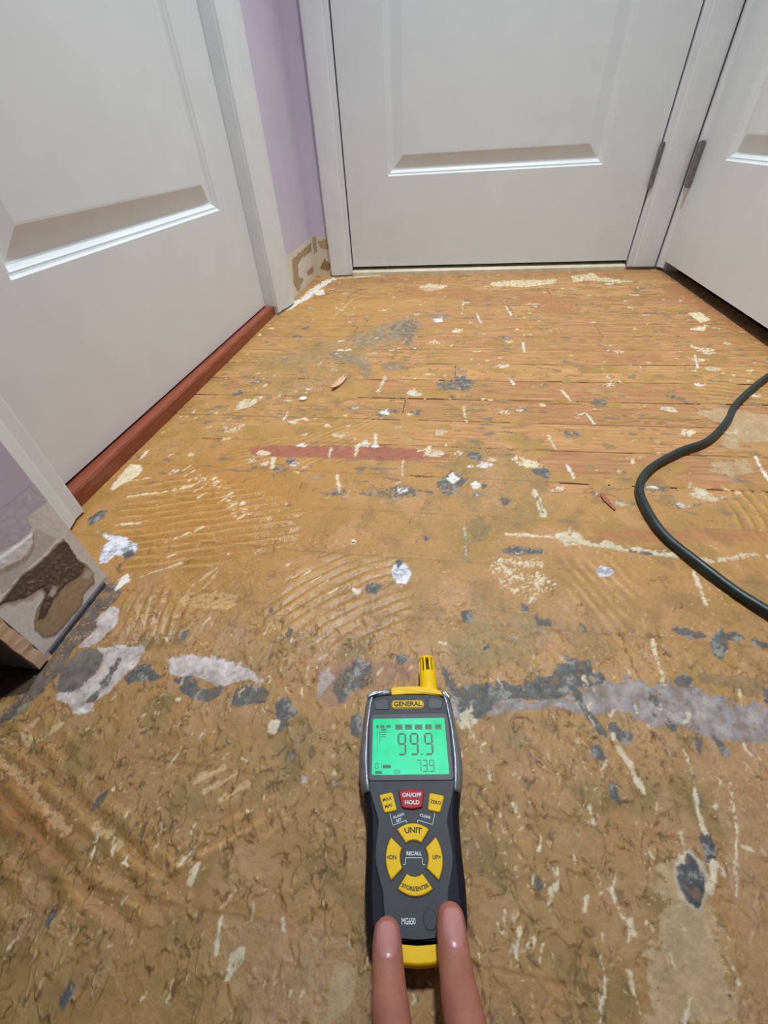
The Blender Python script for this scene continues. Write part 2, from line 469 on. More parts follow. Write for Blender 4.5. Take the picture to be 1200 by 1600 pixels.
for z in (1.0, 1.75):
    hinge(d_back, 'back', (0.4762, 1.4160, 0), z, z+0.082)
    hinge(d_right, 'right', (0.5535, 1.3885, 0), z, z+0.082)

# ------------------------------------------------------------------ floor boards
fl = wall_boxes('floor', [((-3.62, -4.42, -0.05), (1.3, 2.2, -0.0135))], M['under'])
PITCH_B = 0.0685
row = 0
y = 0.5539-PITCH_B*36
while y < 1.44:
    y1 = min(y+PITCH_B, 1.452)
    rr = random.Random(int(round(y*1000)))
    x0, x1 = -1.5, 0.603
    if y > 0.222: x0 = -0.55
    xs = [x0]
    cur = x0+rr.uniform(0.25, 0.7)
    while cur < x1-0.2:
        xs.append(cur); cur += rr.uniform(0.45, 0.95)
    xs.append(x1)
    for a, b_ in zip(xs[:-1], xs[1:]):
        if b_-a < 0.02: continue
        g = rr.uniform(0.0008, 0.0018); dz = rr.uniform(-0.0004, 0.0)
        bm = bmesh.new()
        mx_, my_ = (a+b_)/2, (y+y1)/2
        lo = Vector((a+0.0004-mx_, y+g/2-my_, -0.0125)); hi = Vector((b_-0.0004-mx_, y1-g/2-my_, 0))
        c = 0.0009
        vb = [bm.verts.new(p) for p in ((lo.x, lo.y, lo.z), (hi.x, lo.y, lo.z), (hi.x, hi.y, lo.z), (lo.x, hi.y, lo.z))]
        vm_ = [bm.verts.new(p) for p in ((lo.x, lo.y, hi.z-c), (hi.x, lo.y, hi.z-c), (hi.x, hi.y, hi.z-c), (lo.x, hi.y, hi.z-c))]
        vt = [bm.verts.new(p) for p in ((lo.x+c, lo.y+c, hi.z), (hi.x-c, lo.y+c, hi.z), (hi.x-c, hi.y-c, hi.z), (lo.x+c, hi.y-c, hi.z))]
        for q in range(4):
            r_ = (q+1) % 4
            bm.faces.new((vb[q], vb[r_], vm_[r_], vm_[q])); bm.faces.new((vm_[q], vm_[r_], vt[r_], vt[q]))
        bm.faces.new(vt); bm.faces.new(vb)
        o = bm_obj('floor_board', bm, M['plank'], fl)
        o.location = (mx_, my_, dz)
    y += PITCH_B; row += 1
# ------------------------------------------------------------------ adhesive, levelling compound and paint left on the boards
# each stain, patch, painted highlight or shadow: colour key, ragged edge (mm), thickness (mm), holes 0..1, stroke width (mm, 0 = outline), outline on the floor in half millimetres
LAYERS = [
('O',6,0.5,0.45,0,[39,380,61,488,102,485,168,464,196,415,179,383,126,355,85,339,44,346]),
('O',6,0.3,0.3,0,[-18,121,-45,144,-21,162,21,160,30,127]),
('O',10,0.3,0.45,0,[-405,1842,-308,1964,-186,2077,-133,1961,-146,1766,-266,1661,-403,1564,-658,1469,-770,1559,-586,1659]),
('O',10,0.25,0.6,0,[-824,1558,-647,1592,-454,1563,-331,1448,-346,1294,-556,1239,-731,1330]),
('O',8,0.25,0.55,0,[42,999,160,974,252,817,266,728,151,657,43,709,-5,849]),
('B',6,0.4,0.15,0,[279,135,310,100,313,75,297,8,214,-4,243,51]),
('V',2.5,0.9,0.0,0,[358,213,436,231,332,13,306,9,333,92,353,156]),
('V',3,0.7,0.0,0,[-220,13,-158,19,-92,19,-62,9,-52,-42,-158,-57,-195,-28]),
('B',2.5,0.8,0.1,0,[-81,-13,-60,-1,-58,-27,-77,-46,-89,-48]),
('B',4,0.7,0.25,0,[704,1190,792,1220,893,1188,848,1047,769,1036,712,1045,763,1112]),
('B',4,0.7,0.3,0,[646,943,735,960,732,907,667,885,639,900]),
('B',4,0.7,0.3,0,[723,1071,755,1057,751,997,705,1009]),
('D',3,0.5,0.0,0,[-779,247,-647,262,-634,239,-642,213,-720,188]),  # debris and shadow under the baseboard end, painted dark on the floor
('K',4,0.7,0.35,0,[-657,447,-608,413,-606,335,-618,299,-613,254,-624,215,-635,179,-645,159,-660,181,-648,212,-649,256,-653,283]),
('K2',2,1.0,0.0,0,[-584,300,-556,284,-545,249,-562,221,-588,214,-606,231,-617,270,-606,296]),
('L',2.5,1.3,0.0,0,[-613,388,-588,382,-576,350,-583,316,-597,301,-616,297,-608,334,-623,364]),
('L',2.5,1.5,0.0,0,[-589,307,-566,302,-546,309,-502,312,-488,304,-496,272,-503,256,-512,227,-521,216,-522,198,-541,194,-566,207,-592,211,-593,220,-569,225,-557,243,-550,271,-558,288]),
('G',1.5,1.6,0.25,7,[-528,282,-525,262,-524,234,-529,220]),
('W',1,1.6,0.0,0,[-545,203,-531,203,-524,196,-538,193]),
('W',2,1.2,0.0,0,[-636,454,-625,459,-611,444,-620,430,-626,419]),
('G',2,0.9,0.3,0,[-654,186,-642,213,-625,200,-631,174,-642,170]),
('G',2,1.1,0.1,0,[-499,256,-489,278,-472,282,-434,264,-447,256,-474,253,-487,246]),
('L',2,1.3,0.0,0,[-445,296,-406,307,-348,307,-310,298,-269,283,-259,273,-293,278,-315,269,-335,259,-358,267,-389,274,-400,268,-429,272]),
('G',2,1.0,0.08,0,[-418,264,-390,275,-371,266,-371,255,-332,260,-326,249,-342,234,-370,237,-398,248]),
('G',2,1.0,0.08,0,[-306,257,-291,264,-262,272,-251,259,-250,244,-276,240,-289,234,-307,236]),
('G',2,1.0,0.15,0,[-235,246,-224,256,-206,249,-198,235,-209,223,-213,207,-227,207,-228,223]),
('C',2,1.3,0.2,0,[-233,219,-224,226,-218,215,-222,203,-231,204]),
('G',1,0.8,0.0,0,[-196,182,-185,183,-184,174,-191,174]),
('L',1,1.0,0.0,0,[-168,158,-158,157,-158,148,-167,148]),
('K3',4,0.9,0.3,0,[-188,314,-142,324,-80,337,-22,338,-25,311,-74,291,-112,275,-137,253,-167,254]),
('L2',2,1.1,0.0,0,[-182,309,-167,316,-155,296,-165,268,-173,262]),
('G',3,1.0,0.25,0,[-152,275,-147,305,-124,328,-97,324,-97,290,-123,274,-138,255]),
('G',1.5,1.1,0.0,0,[-66,346,-47,346,-40,333,-56,329]),
('G',1.5,1.0,0.05,0,[-117,241,-104,246,-93,227,-98,211,-112,215]),
('M',5,1.2,0.2,0,[16,285,83,285,121,294,196,306,222,324,262,336,315,344,360,345,389,350,408,331,438,323,494,326,652,320,607,252,468,274,416,270,384,270,359,279,340,286,312,275,282,292,266,295,227,281,210,284,184,290,138,279,82,266,40,251]),
('G',2.5,1.3,0.15,0,[12,337,30,317,42,303,66,307,95,299,88,274,68,257,49,254,37,268,23,300]),
('C2',3,1.3,0.4,0,[41,269,59,276,71,259,58,240,43,242]),
('G',3,1.4,0.06,0,[45,298,84,317,123,317,153,329,194,352,217,370,246,368,248,353,268,347,258,334,222,323,196,305,158,296,121,295,83,284,54,285]),
('G',1.5,1.4,0.0,6,[215,316,220,298,232,276,243,259]),
('G',2,1.4,0.05,0,[250,271,263,283,265,269,280,264,277,253,266,247,252,258]),
('G',2,1.2,0.1,0,[362,350,385,369,391,354,382,342,365,340]),
('G',2,1.0,0.1,0,[386,442,410,449,426,446,440,432,417,428,400,434]),
('G',2,1.1,0.05,0,[439,416,455,443,472,456,477,444,493,448,505,439,485,430,472,432,465,414,447,395,436,403]),
('G',2,1.1,0.0,0,[509,438,544,436,538,425,509,422]),
('G',1.5,1.2,0.0,0,[364,272,370,265,360,246,359,255]),
('G',1.5,1.4,0.0,0,[387,275,397,268,406,252,388,249]),
('G',2,1.2,0.0,0,[487,355,509,357,496,330,480,330]),
('O2',4,0.5,0.3,0,[403,365,451,374,489,370,479,337,454,338,433,351,402,350]),
('G',1,1.0,0.1,0,[221,243,232,245,240,228,232,223,220,228]),
('G',1,1.0,0.1,0,[234,198,241,202,245,180,240,176,232,183]),
('C3',2,1.1,0.2,0,[292,133,309,142,321,131,321,118,315,100,299,84,287,87,281,99,283,115]),
('G2',1.2,1.2,0.06,0,[297,131,307,137,314,128,316,119,311,102,299,87,291,91,285,102,287,115]),
('G2',1.2,1.2,0.1,0,[326,155,337,161,339,149,336,136,328,128,321,131]),
('G',1.2,1.1,0.2,0,[335,200,345,198,340,185,332,185]),
('C',1.5,1.3,0.3,2.2,[342,252,343,230,338,200,331,166,333,157]),
('C',1.5,1.3,0.25,2.5,[330,130,325,118,316,105]),
('C',1.5,1.3,0.25,1.6,[305,156,304,138,295,128]),
('C',1.7,1.4,0.35,3,[255,259,259,235,267,221,271,199]),
('C',1.1,1.0,0.5,2,[385,217,370,165,343,104]),
('R',2.0,0.5,0.0,0,[-550,924,-524,941,-312,955,-167,960,-9,948,19,929,-21,915,-124,896,-227,895,-333,894,-477,891,-525,894]),
('C',2.8,0.9,0.3,5,[-461,880,-450,839]),
('C',2.8,0.9,0.25,5,[-202,1018,-192,968]),
('C2',2.8,0.9,0.25,5,[-239,959,-239,912]),
('C2',2.2,0.7,0.25,4,[-315,945,-308,902]),
('C',2.2,0.9,0.4,4,[-269,825,-249,754]),
('C',1.7,0.9,0.25,3,[-108,897,-103,829]),
('C',2.2,0.9,0.3,4,[-69,945,-41,962,-50,925]),
('G',3,1.0,0.2,0,[-19,801,-5,828,20,859,45,839,58,827,46,799,12,791]),
('W',2,1.3,0.25,0,[7,824,22,856,39,826,24,807]),
('W',1.5,1.3,0.1,0,[67,808,78,824,91,812,82,792,70,793]),
('G',1.5,0.8,0.0,0,[91,817,109,811,95,793]),
('G',2,0.9,0.3,0,[132,765,154,762,158,740,137,736]),
('G',2,0.9,0.2,0,[212,878,248,894,262,866,249,844,225,860]),
('G',2,0.8,0.15,0,[50,952,92,946,94,911,67,915]),
('G',2,0.5,0.55,0,[-211,762,-142,777,-18,777,-23,758,-106,742,-184,745]),
('G',2,0.5,0.5,0,[-296,750,-235,765,-223,746,-284,735]),
('C',3.3,1.1,0.25,6,[214,800,218,756,223,707]),
('G',1.0,1.2,0.2,2.4,[217,772,222,720]),
('G3',3,1.0,0.4,5,[50,656,54,611,55,562]),
('C2',2.5,1.1,0.55,2,[51,656,54,611,54,561]),
('O2',3,0.8,0.25,0,[54,678,88,692,108,663,96,624,67,612]),
('C',2.2,1.1,0.25,4,[140,645,189,645,240,646,254,636]),
('C2',3.9,1.2,0.25,7,[252,643,301,633,394,621,462,614,494,607]),
('G',1.5,1.3,0.2,4,[376,619,410,615]),
('C2',2.8,1.1,0.4,5,[493,603,541,611,593,629,642,627]),
('G',2,1.0,0.3,0,[114,595,147,612,203,610,208,596,145,585]),
('C',4,1.1,0.62,0,[97,554,119,581,208,595,197,540,225,535,221,512,185,493,171,471,137,493,110,523]),
('C2',3,1.1,0.45,0,[239,653,271,675,293,660,294,633,255,620]),
('G',2,0.9,0.2,0,[42,440,61,446,64,424,50,417]),
('G',1.5,0.9,0.1,0,[149,471,164,469,162,454,150,454]),
('G',2,0.9,0.2,0,[172,443,197,438,198,428,174,425]),
('W3',1.5,1.6,0.15,0,[-90,516,-84,550,-71,548,-50,520,-59,494,-78,492]),
('G',1.0,1.8,0.2,0,[-86,545,-80,559,-70,546,-79,529]),
('G',2,1.1,0.3,0,[-138,483,-121,496,-103,482,-112,463,-130,464]),
('W',1,1.2,0.0,2.5,[-158,470,-149,462,-145,466]),
('W3',1.0,1.8,0.06,0,[296,562,308,574,323,572,333,562,317,548,300,547]),
('W',0.5,1.6,0.0,0,[-187,598,-177,597,-178,586,-185,587]),
('G',1.0,1.2,0.2,0,[-36,625,-24,628,-22,611,-32,608]),
('R2',3,0.4,0.2,0,[321,672,413,686,651,694,641,671,401,644,321,644]),
('C',1.7,1.2,0.3,3,[475,578,473,544,470,522,468,502]),
('C',2.0,1.3,0.3,3,[354,420,351,397,350,369,347,343]),
('W3',2,2.2,0.1,0,[-781,575,-749,565,-709,565,-654,542,-644,517,-660,504,-687,509,-688,487,-706,482,-726,520,-726,547]),
('G',2,1.5,0.2,0,[-827,609,-818,646,-796,639,-791,612,-805,589]),
('G',1,2.0,0.0,0,[-673,510,-656,527,-642,513,-653,498]),
('C4',2,1.2,0.15,0,[-856,832,-819,825,-802,806,-809,758,-825,741,-830,714,-845,721,-853,782]),
('C4',1.5,1.0,0.2,0,[-850,895,-840,905,-835,864,-845,842]),
('G3',16,0.4,0.42,0,[-359,1827,-302,1922,-199,2050,-145,2004,-146,1840,-159,1656,-213,1766,-285,1723,-369,1654,-428,1759]),
('G',9,0.5,0.5,0,[-271,1905,-180,2005,-151,1904,-166,1696,-209,1803]),
('G3',9,0.5,0.35,0,[-475,1594,-401,1614,-327,1565,-289,1517,-282,1385,-302,1395,-340,1499,-421,1527]),
('G3',4,0.6,0.25,0,[-258,1518,-199,1536,-145,1480,-190,1457,-239,1472]),
('C2',3.3,0.8,0.35,6,[-223,1407,-235,1288]),
('G',5,0.7,0.4,0,[-46,1352,29,1404,94,1381,65,1304,-23,1310]),
('G',3,0.7,0.25,0,[22,1404,57,1415,51,1298,30,1326]),
('W2',2,1.0,0.1,0,[-90,2021,-50,2038,-42,1976,-76,1969]),
('G3',4,0.6,0.2,0,[-117,2076,-22,2091,-9,2019,-93,2012]),
('C2',4,0.8,0.35,0,[-685,1137,-684,1216,-624,1218,-637,1165]),
('W2',2,0.8,0.1,0,[-501,1074,-506,1153,-497,1105]),
('G',3,0.7,0.3,0,[-222,1134,-195,1160,-169,1145,-189,1113]),
('G',3,0.7,0.2,0,[-114,1151,-81,1173,-84,1133]),
('W2',3,0.8,0.35,0,[-214,1147,-186,1168,-171,1129]),
('C4',8,1.0,0.4,0,[-203,2545,-136,2606,-35,2573,-67,2487,-152,2468]),
('C4',9,1.1,0.42,0,[181,2610,316,2653,553,2648,535,2572,369,2509,206,2544]),
('C4',9,1.1,0.42,0,[638,2709,771,2768,786,2684,934,2581,844,2563,714,2623,633,2591]),
('R2',8,0.3,0.15,0,[325,2383,452,2399,577,2166,546,2075,411,2097,330,2275]),
('R2',6,0.3,0.2,0,[547,1606,747,1620,735,1552,570,1521]),
('R2',10,0.25,0.4,0,[-399,2611,35,2493,229,2366,162,2282,-233,2413]),
('R2',8,0.3,0.2,0,[1019,2433,1117,1700,1112,1585,1169,1701,1152,1977,1110,2485]),
('W',9,1.0,0.12,26,[-888,2116,-843,2206,-801,2371,-777,2609,-736,2762]),
('W',5,0.9,0.35,9,[-736,2762,-429,2827]),
('W',3,1.0,0.2,0,[-799,2505,-740,2540,-703,2438,-745,2416]),
('C5',1.7,0.6,0.25,3,[-566,2041,-551,2186,-524,2335,-448,2460,-348,2504]),
('C',2.4,1.0,0.25,2.6,[361,1318,375,1246,369,1284]),
('W2',2.4,1.0,0.2,3.4,[414,1114,404,1176,384,1163]),
('C',2.4,1.0,0.45,3.4,[289,976,284,1013,280,1039]),
('W2',2.4,1.0,0.3,2.6,[312,851,308,885,305,911]),
('C',2.4,1.0,0.45,3.4,[60,1103,54,1140,51,1179]),
('C',2.4,1.0,0.45,3.4,[43,2090,46,2185,52,2266]),
('W2',2.4,1.0,0.45,4.6,[265,2039,258,2130,248,2197]),
('W2',2.4,1.0,0.45,4.6,[127,1957,117,2016,110,2088]),
('W2',2.4,1.0,0.45,4.6,[278,1633,280,1697,281,1731]),
('W2',2.4,1.0,0.3,2.6,[214,1350,210,1379,202,1409]),
('W2',2.4,1.0,0.2,3.4,[829,1500,845,1553,860,1609]),
('C4',4,1.0,0.25,0,[1002,2063,1058,2078,1057,1979,1006,1941]),
('C4',4,1.0,0.25,0,[932,1868,1021,1918,982,1846]),
('W',2,1.0,0.2,4,[761,969,750,916,746,866]),
('G4',12,1.2,0.3,30,[1152,2833,1153,2565,1154,2258,1161,2025,1170,1790,1176,1653]),
('C5',1.9,1.2,0.25,3.4,[-309,131,-277,153]),
('C5',1.9,1.2,0.25,3.4,[-291,122,-260,147]),
('C5',1.9,1.2,0.25,3.4,[-267,116,-236,138]),
('C2',1.5,1.1,0.25,2.4,[-211,-17,-216,2,-219,12]),
('C2',2,1.1,0.25,3.4,[-193,-33,-188,-18,-184,-11]),
('C',1.9,1.2,0.25,3.5,[-268,33,-267,44,-264,54]),
('C5',2.8,1.0,0.35,5,[-612,123,-579,111,-521,91,-451,58]),
('C5',2.2,1.0,0.3,4,[-418,69,-388,59,-370,52]),
('C5',2.2,1.0,0.3,4,[-596,179,-601,159,-581,148]),
('C5',2.2,1.0,0.3,4,[-551,179,-561,164]),
('C6',5,0.5,0.45,0,[-506,423,-408,441,-361,423,-377,400,-466,398]),
('C5',1.7,1.4,0.25,3,[-475,449,-447,496]),
('C5',1.7,1.4,0.25,3,[-452,444,-438,494]),
('C4',1.8,1.9,0.25,3.2,[-778,695,-702,716,-632,747]),  # next ridge streaks: scraped pale crests with their highlights painted in cream
('C4',1.7,1.9,0.25,3.0,[-741,595,-686,606]),
('C4',1.7,1.9,0.25,3.0,[-580,566,-530,607]),
('C4',1.2,1.9,0.25,2.0,[-594,459,-565,478,-529,499]),
('C4',1.2,1.9,0.25,2.0,[-818,757,-762,772]),
('C4',1.2,1.9,0.25,2.0,[-567,513,-553,522]),
('C4',1.2,1.6,0.25,2.2,[-690,808,-679,832]),
('C4',1.2,1.6,0.25,2.2,[-670,787,-658,811]),
('C4',1.2,1.6,0.25,2.2,[-650,767,-639,790]),
('C4',1.2,1.6,0.25,2.2,[-632,747,-620,769]),
('C4',1.2,1.6,0.25,2.2,[-613,728,-601,750]),
('C4',1.2,1.6,0.25,2.2,[-593,705,-581,726]),
('C4',1.4,1.6,0.25,2.6,[-535,693,-518,711]),
('C4',1.4,1.6,0.25,2.6,[-531,713,-514,731]),
('C4',1.4,1.6,0.25,2.6,[-504,675,-487,692]),
('C4',1.4,1.6,0.25,2.6,[-484,658,-467,675]),
('C4',1.4,1.6,0.25,2.6,[-464,640,-447,657]),
('C4',1.1,1.2,0.3,2.0,[-241,482,-228,496]),
('C4',1.1,1.2,0.3,2.0,[-266,493,-253,507]),
('C4',1.1,1.2,0.3,2.0,[-307,513,-294,528]),
('C4',1.1,1.2,0.3,2.0,[-225,473,-212,487]),
('C4',1.1,1.2,0.3,2.0,[-202,456,-189,469]),
('C5',1.3,1.2,0.3,2.4,[-536,332,-545,357]),
('C5',1.3,1.2,0.3,2.4,[-520,347,-528,373]),
('C5',1.3,1.2,0.3,2.4,[-495,336,-502,362]),
('C5',1.3,1.2,0.3,2.4,[-481,344,-488,370]),
('C5',1.3,1.2,0.3,2.4,[-462,340,-469,365]),
('C5',1.3,1.2,0.3,2.4,[-544,364,-553,392]),
('C5',1.3,1.2,0.3,2.4,[-531,380,-540,408]),
('C',1.6,1.4,0.35,1.9,[81,201,83,179,76,171]),
('C',1.6,1.4,0.35,1.9,[58,244,67,228]),
('C',1.6,1.4,0.35,1.9,[110,161,119,139]),
('C',1.6,1.4,0.35,1.9,[92,152,94,145]),
('C',1.6,1.4,0.35,1.9,[141,129,137,116]),
('C',1.6,1.4,0.35,1.9,[155,101,151,83]),
('C',1.6,1.4,0.35,1.9,[127,91,124,79]),
('C',1.6,1.4,0.35,1.9,[107,44,102,27,103,18]),
('C',1.6,1.4,0.35,1.9,[131,38,125,25]),
('C',1.6,1.4,0.35,1.9,[193,53,188,36,190,28]),
('C',1.6,1.4,0.35,1.9,[219,106,211,89,215,76]),
('C',1.6,1.4,0.35,1.9,[225,68,226,58]),
('C',1.6,1.4,0.35,1.9,[215,29,214,16,217,4]),
('C',1.6,1.4,0.35,1.9,[189,21,180,1,176,-10]),
('C',1.6,1.4,0.35,1.9,[265,19,256,2]),
('C',1.6,1.4,0.35,1.9,[145,83,141,66]),
('C',1.6,1.4,0.35,1.9,[204,169,206,150]),
('C',1.6,1.4,0.35,1.9,[275,207,275,192]),
('C',1.6,1.4,0.35,1.9,[214,74,224,63,218,52]),
('C',1.6,1.4,0.35,1.9,[370,150,380,148]),
('C',1.6,1.4,0.35,1.9,[335,130,317,103]),
('R3',8,0.3,0.35,0,[-625,126,-564,117,-438,59,-428,23,-539,46]),
]

PC = {'G': (93, 94, 92), 'G2': (74, 76, 80), 'G3': (120, 116, 108), 'G4': (104, 92, 76), 'M': (150, 141, 140), 'L': (194, 182, 178), 'L2': (176, 156, 152),
      'W': (226, 222, 210), 'W2': (214, 212, 206), 'W3': (222, 224, 230), 'C': (216, 200, 170), 'C2': (204, 192, 164), 'C3': (184, 172, 146), 'C4': (222, 206, 172),
      'C5': (208, 178, 132), 'C6': (214, 176, 120), 'R': (156, 90, 78), 'R2': (172, 104, 76), 'R3': (168, 96, 48), 'D': (52, 46, 44), 'K': (112, 98, 92),
      'K2': (112, 106, 100), 'K3': (152, 116, 98), 'O': (142, 124, 88), 'O2': (122, 106, 76), 'B': (184, 160, 126), 'V': (170, 134, 100), 'V2': (190, 130, 74)}

OP = {'R': 0.8, 'R2': 0.45, 'R3': 0.25, 'O': 0.55, 'O2': 0.6, 'V': 0.5, 'B': 0.7, 'C6': 0.55, 'G3': 0.6, 'G4': 0.85, 'K3': 0.7, 'C5': 0.8, 'D': 0.9}

_rl = random.Random(23)
for _i in range(150):            # small mixed remains of compound and filler on the boards
    bx_, by_ = _rl.uniform(-360, 520), 380+900*_rl.random()**1.3
    r_ = _rl.uniform(3, 11)
    ks_ = _rl.choice(['G', 'G', 'C2', 'W2', 'C', 'O2', 'G3', 'C2'])
    pl_ = []
    for _k in range(7):
        a_ = 2*math.pi*_k/7
        q_ = r_*_rl.uniform(0.5, 1.3)
        pl_ += [2*(bx_+1.5*q_*math.cos(a_)), 2*(by_+q_*math.sin(a_))]
    LAYERS.append((ks_, 0.55*r_, 0.6, _rl.uniform(0.3, 0.6), 0, pl_))
    if ks_ == 'G' and _rl.random() < 0.6:
        LAYERS.append(('W2', 0.3*r_, 0.9, 0.5, 0, [2*bx_+(v-2*bx_)*0.5 if j % 2 == 0 else 2*by_+(v-2*by_)*0.5 for j, v in enumerate(pl_)]))
for _i in range(130):            # thin peeled skins near the meter
    bx_, by_ = _rl.uniform(-240, 240), _rl.uniform(-60, 190)
    an_ = _rl.gauss(1.45, 0.55); ln_ = _rl.uniform(2.5, 9)
    pl_ = []
    for _k in range(3):
        pl_ += [2*(bx_+ln_*_k/2*math.cos(an_)+_rl.uniform(-1.5, 1.5)), 2*(by_+ln_*_k/2*math.sin(an_)+_rl.uniform(-1, 1))]
    LAYERS.append((_rl.choice(['C', 'C', 'C2', 'C5', 'C4']), 1.3, 1.5, 0.4, _rl.uniform(0.7, 2.0), pl_))
for _i in range(16):
    bx_, by_ = _rl.uniform(-220, 220), _rl.uniform(-50, 240); r_ = _rl.uniform(1.5, 4)
    LAYERS.append(('G', 1.0, 1.0, 0.3, 0, [v for _k in range(6) for v in (2*(bx_+r_*_rl.uniform(0.6, 1.4)*math.cos(_k*1.047)), 2*(by_+r_*1.4*_rl.uniform(0.6, 1.4)*math.sin(_k*1.047)))]))

def build_film():
    # rows: fine near the meter, coarser further away
    ys = [-0.55]
    while ys[-1] < 1.418:
        yv = ys[-1]
        if yv < -0.07: st = 0.004 if yv < -0.09 else 0.0012
        else: st = min(0.00062+0.0036*max(0, yv)**1.15, 0.0032)
        ys.append(yv+st)
    ys = np.array(ys)
    nv = 700
    rows = []
    for yv in ys:
        xl = max(-0.462, min(-0.2, -0.222-0.95*(yv+0.047)))
        xr = min(0.600, max(0.17, 0.188+0.47*yv))
        mid = np.linspace(xl, xr, nv)
        left = np.linspace(-0.85, xl, 90)[:-1]
        right = np.linspace(xr, 0.6025, 120)[1:]
        rows.append(np.concatenate([left, mid, right]))
    X = np.array(rows); Y = np.repeat(ys[:, None], X.shape[1], 1)
    x = X*1000.0; y = Y*1000.0          # millimetres
    n60 = fbm(x/60, y/60, 4); n25 = fbm(x/25+40, y/25, 4); n9 = fbm(x/9+7, y/9+3, 3); n4 = fbm(x/4, y/4+60, 2)
    wx = x+5*gnoise(x/13+5, y/13); wy = y+5*gnoise(x/13, y/13+9)
    # ---- how much adhesive is left
    lx = np.clip((x+150)/300, -1, 1)
    edge = 470-60*lx+70*n60
    near = 1-sstep(edge-90, edge+60, y)
    # scraped band further back: patchy remains, brushed along the boards
    far_n = fbm(x/70+90, y/26+12, 5)
    corner = np.exp(-(((x+330)/170)**2+((y-1050)/260)**2))
    far_h = (far_n+0.34*corner+0.25*np.exp(-((y-620)/160)**2)*sstep(150, -300, x)-0.12)*1.2
    far_h = np.clip(far_h, -0.6, 0.28)
    h = near*(0.85+0.16*n25)+(1-near)*far_h
    # ---- colour
    A = np.array(lin((178, 134, 78))); B_ = np.array(lin((164, 128, 70))); C_ = np.array(lin((188, 142, 94))); D_ = np.array(lin((146, 114, 70)))
    def mixc(c, d, t): return c*(1-t[..., None])+np.asarray(d)*t[..., None]
    col = np.broadcast_to(A, X.shape+(3,)).copy()
    col = mixc(col, B_, sstep(-0.15, 0.35, n60))
    col = mixc(col, C_, 0.8*sstep(0.0, 0.4, fbm(x/42+200, y/42, 4)))
    col = mixc(col, D_, 0.7*sstep(0.1, 0.45, fbm(x/33-80, y/33+50, 4)))
    # towards the reader the film is browner, and darkened to paint in the near shade
    near_shade_tone = (1-sstep(60, 190, y+40*n60))
    col = mixc(col, lin((156, 122, 76)), 0.7*near_shade_tone)
    orange = np.exp(-(((x+270)/130)**2+((y-340)/140)**2))
    col = mixc(col, lin((186, 128, 58)), 0.7*orange)
    cornr = np.exp(-(((x+280)/230)**2+((y-1150)/200)**2))
    col = mixc(col, lin((190, 140, 74)), 0.7*cornr)
    rough = 0.50+0.10*n25+0.12*near_shade_tone
    rough = rough-0.20*orange
    # ---- trowel ridges: polygon (half mm), ridge direction, spacing mm, height mm, bend centre
    def ridges(poly, ang, spacing, amp, bend=None, soft=14, warp=3.0, gloss=0):
        nonlocal h, col, rough
        pts = [(a/2, b/2) for a, b in poly]
        sd = poly_sd(x, y, pts)+10*n25
        m = 1-sstep(-soft, 3, sd)
        if bend:
            r_ = np.hypot(x-bend[0], y-bend[1])
        else:
            r_ = -x*math.sin(ang)+y*math.cos(ang)
        ph = (r_+warp*gnoise(x/30+3, y/30)+0.5*gnoise(x/9, y/9+31))/spacing
        tri = ph-np.floor(ph)
        w_ = np.where(tri < 0.68, np.sin(tri/0.68*math.pi*0.5)**1.5, np.cos((tri-0.68)/0.32*math.pi*0.5))
        k = m*sstep(-0.55, 0.1, fbm(x/28+ang*10, y/16, 3))
        h = h+k*amp*(w_-0.35)
        rough = rough-0.14*gloss*m
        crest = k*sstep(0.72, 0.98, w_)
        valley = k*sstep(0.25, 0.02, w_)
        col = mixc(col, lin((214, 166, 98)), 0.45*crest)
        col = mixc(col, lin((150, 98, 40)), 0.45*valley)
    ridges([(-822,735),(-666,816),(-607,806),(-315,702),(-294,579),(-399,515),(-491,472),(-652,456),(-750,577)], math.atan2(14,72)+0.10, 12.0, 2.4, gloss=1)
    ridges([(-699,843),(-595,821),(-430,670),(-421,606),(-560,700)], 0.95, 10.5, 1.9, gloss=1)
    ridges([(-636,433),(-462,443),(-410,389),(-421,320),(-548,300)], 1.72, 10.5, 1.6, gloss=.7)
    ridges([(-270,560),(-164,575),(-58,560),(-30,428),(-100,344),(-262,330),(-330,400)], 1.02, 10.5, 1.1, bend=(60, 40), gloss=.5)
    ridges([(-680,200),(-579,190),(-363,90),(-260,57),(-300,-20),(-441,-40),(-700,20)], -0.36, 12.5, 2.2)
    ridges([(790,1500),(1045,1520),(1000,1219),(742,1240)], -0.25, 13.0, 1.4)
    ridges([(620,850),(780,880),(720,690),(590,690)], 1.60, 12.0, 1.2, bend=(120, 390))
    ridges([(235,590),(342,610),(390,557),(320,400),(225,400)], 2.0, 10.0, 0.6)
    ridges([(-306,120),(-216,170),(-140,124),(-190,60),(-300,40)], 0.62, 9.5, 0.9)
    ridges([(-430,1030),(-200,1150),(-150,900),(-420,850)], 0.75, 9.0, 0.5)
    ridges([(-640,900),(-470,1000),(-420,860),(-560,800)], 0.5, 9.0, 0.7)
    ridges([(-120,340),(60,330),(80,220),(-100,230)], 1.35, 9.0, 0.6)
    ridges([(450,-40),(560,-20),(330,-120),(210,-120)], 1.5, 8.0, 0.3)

    # ---- crazing and flaking of the near field
    crz = near*sstep(-0.25, 0.2, fbm(x/80+31, y/80-20, 3)+0.15)*(0.18+0.82*np.exp(-(((x+110)/170)**2+((y-225)/75)**2)))
    wor = worley((wx+1.5*n4)/6.0, (wy+1.5*n9)/5.2)
    gr_ = sstep(0.17, 0.03, wor)*crz*sstep(-0.28, 0.10, gnoise(x/15+70, y/15)+0.5*gnoise(x/60, y/60+3))
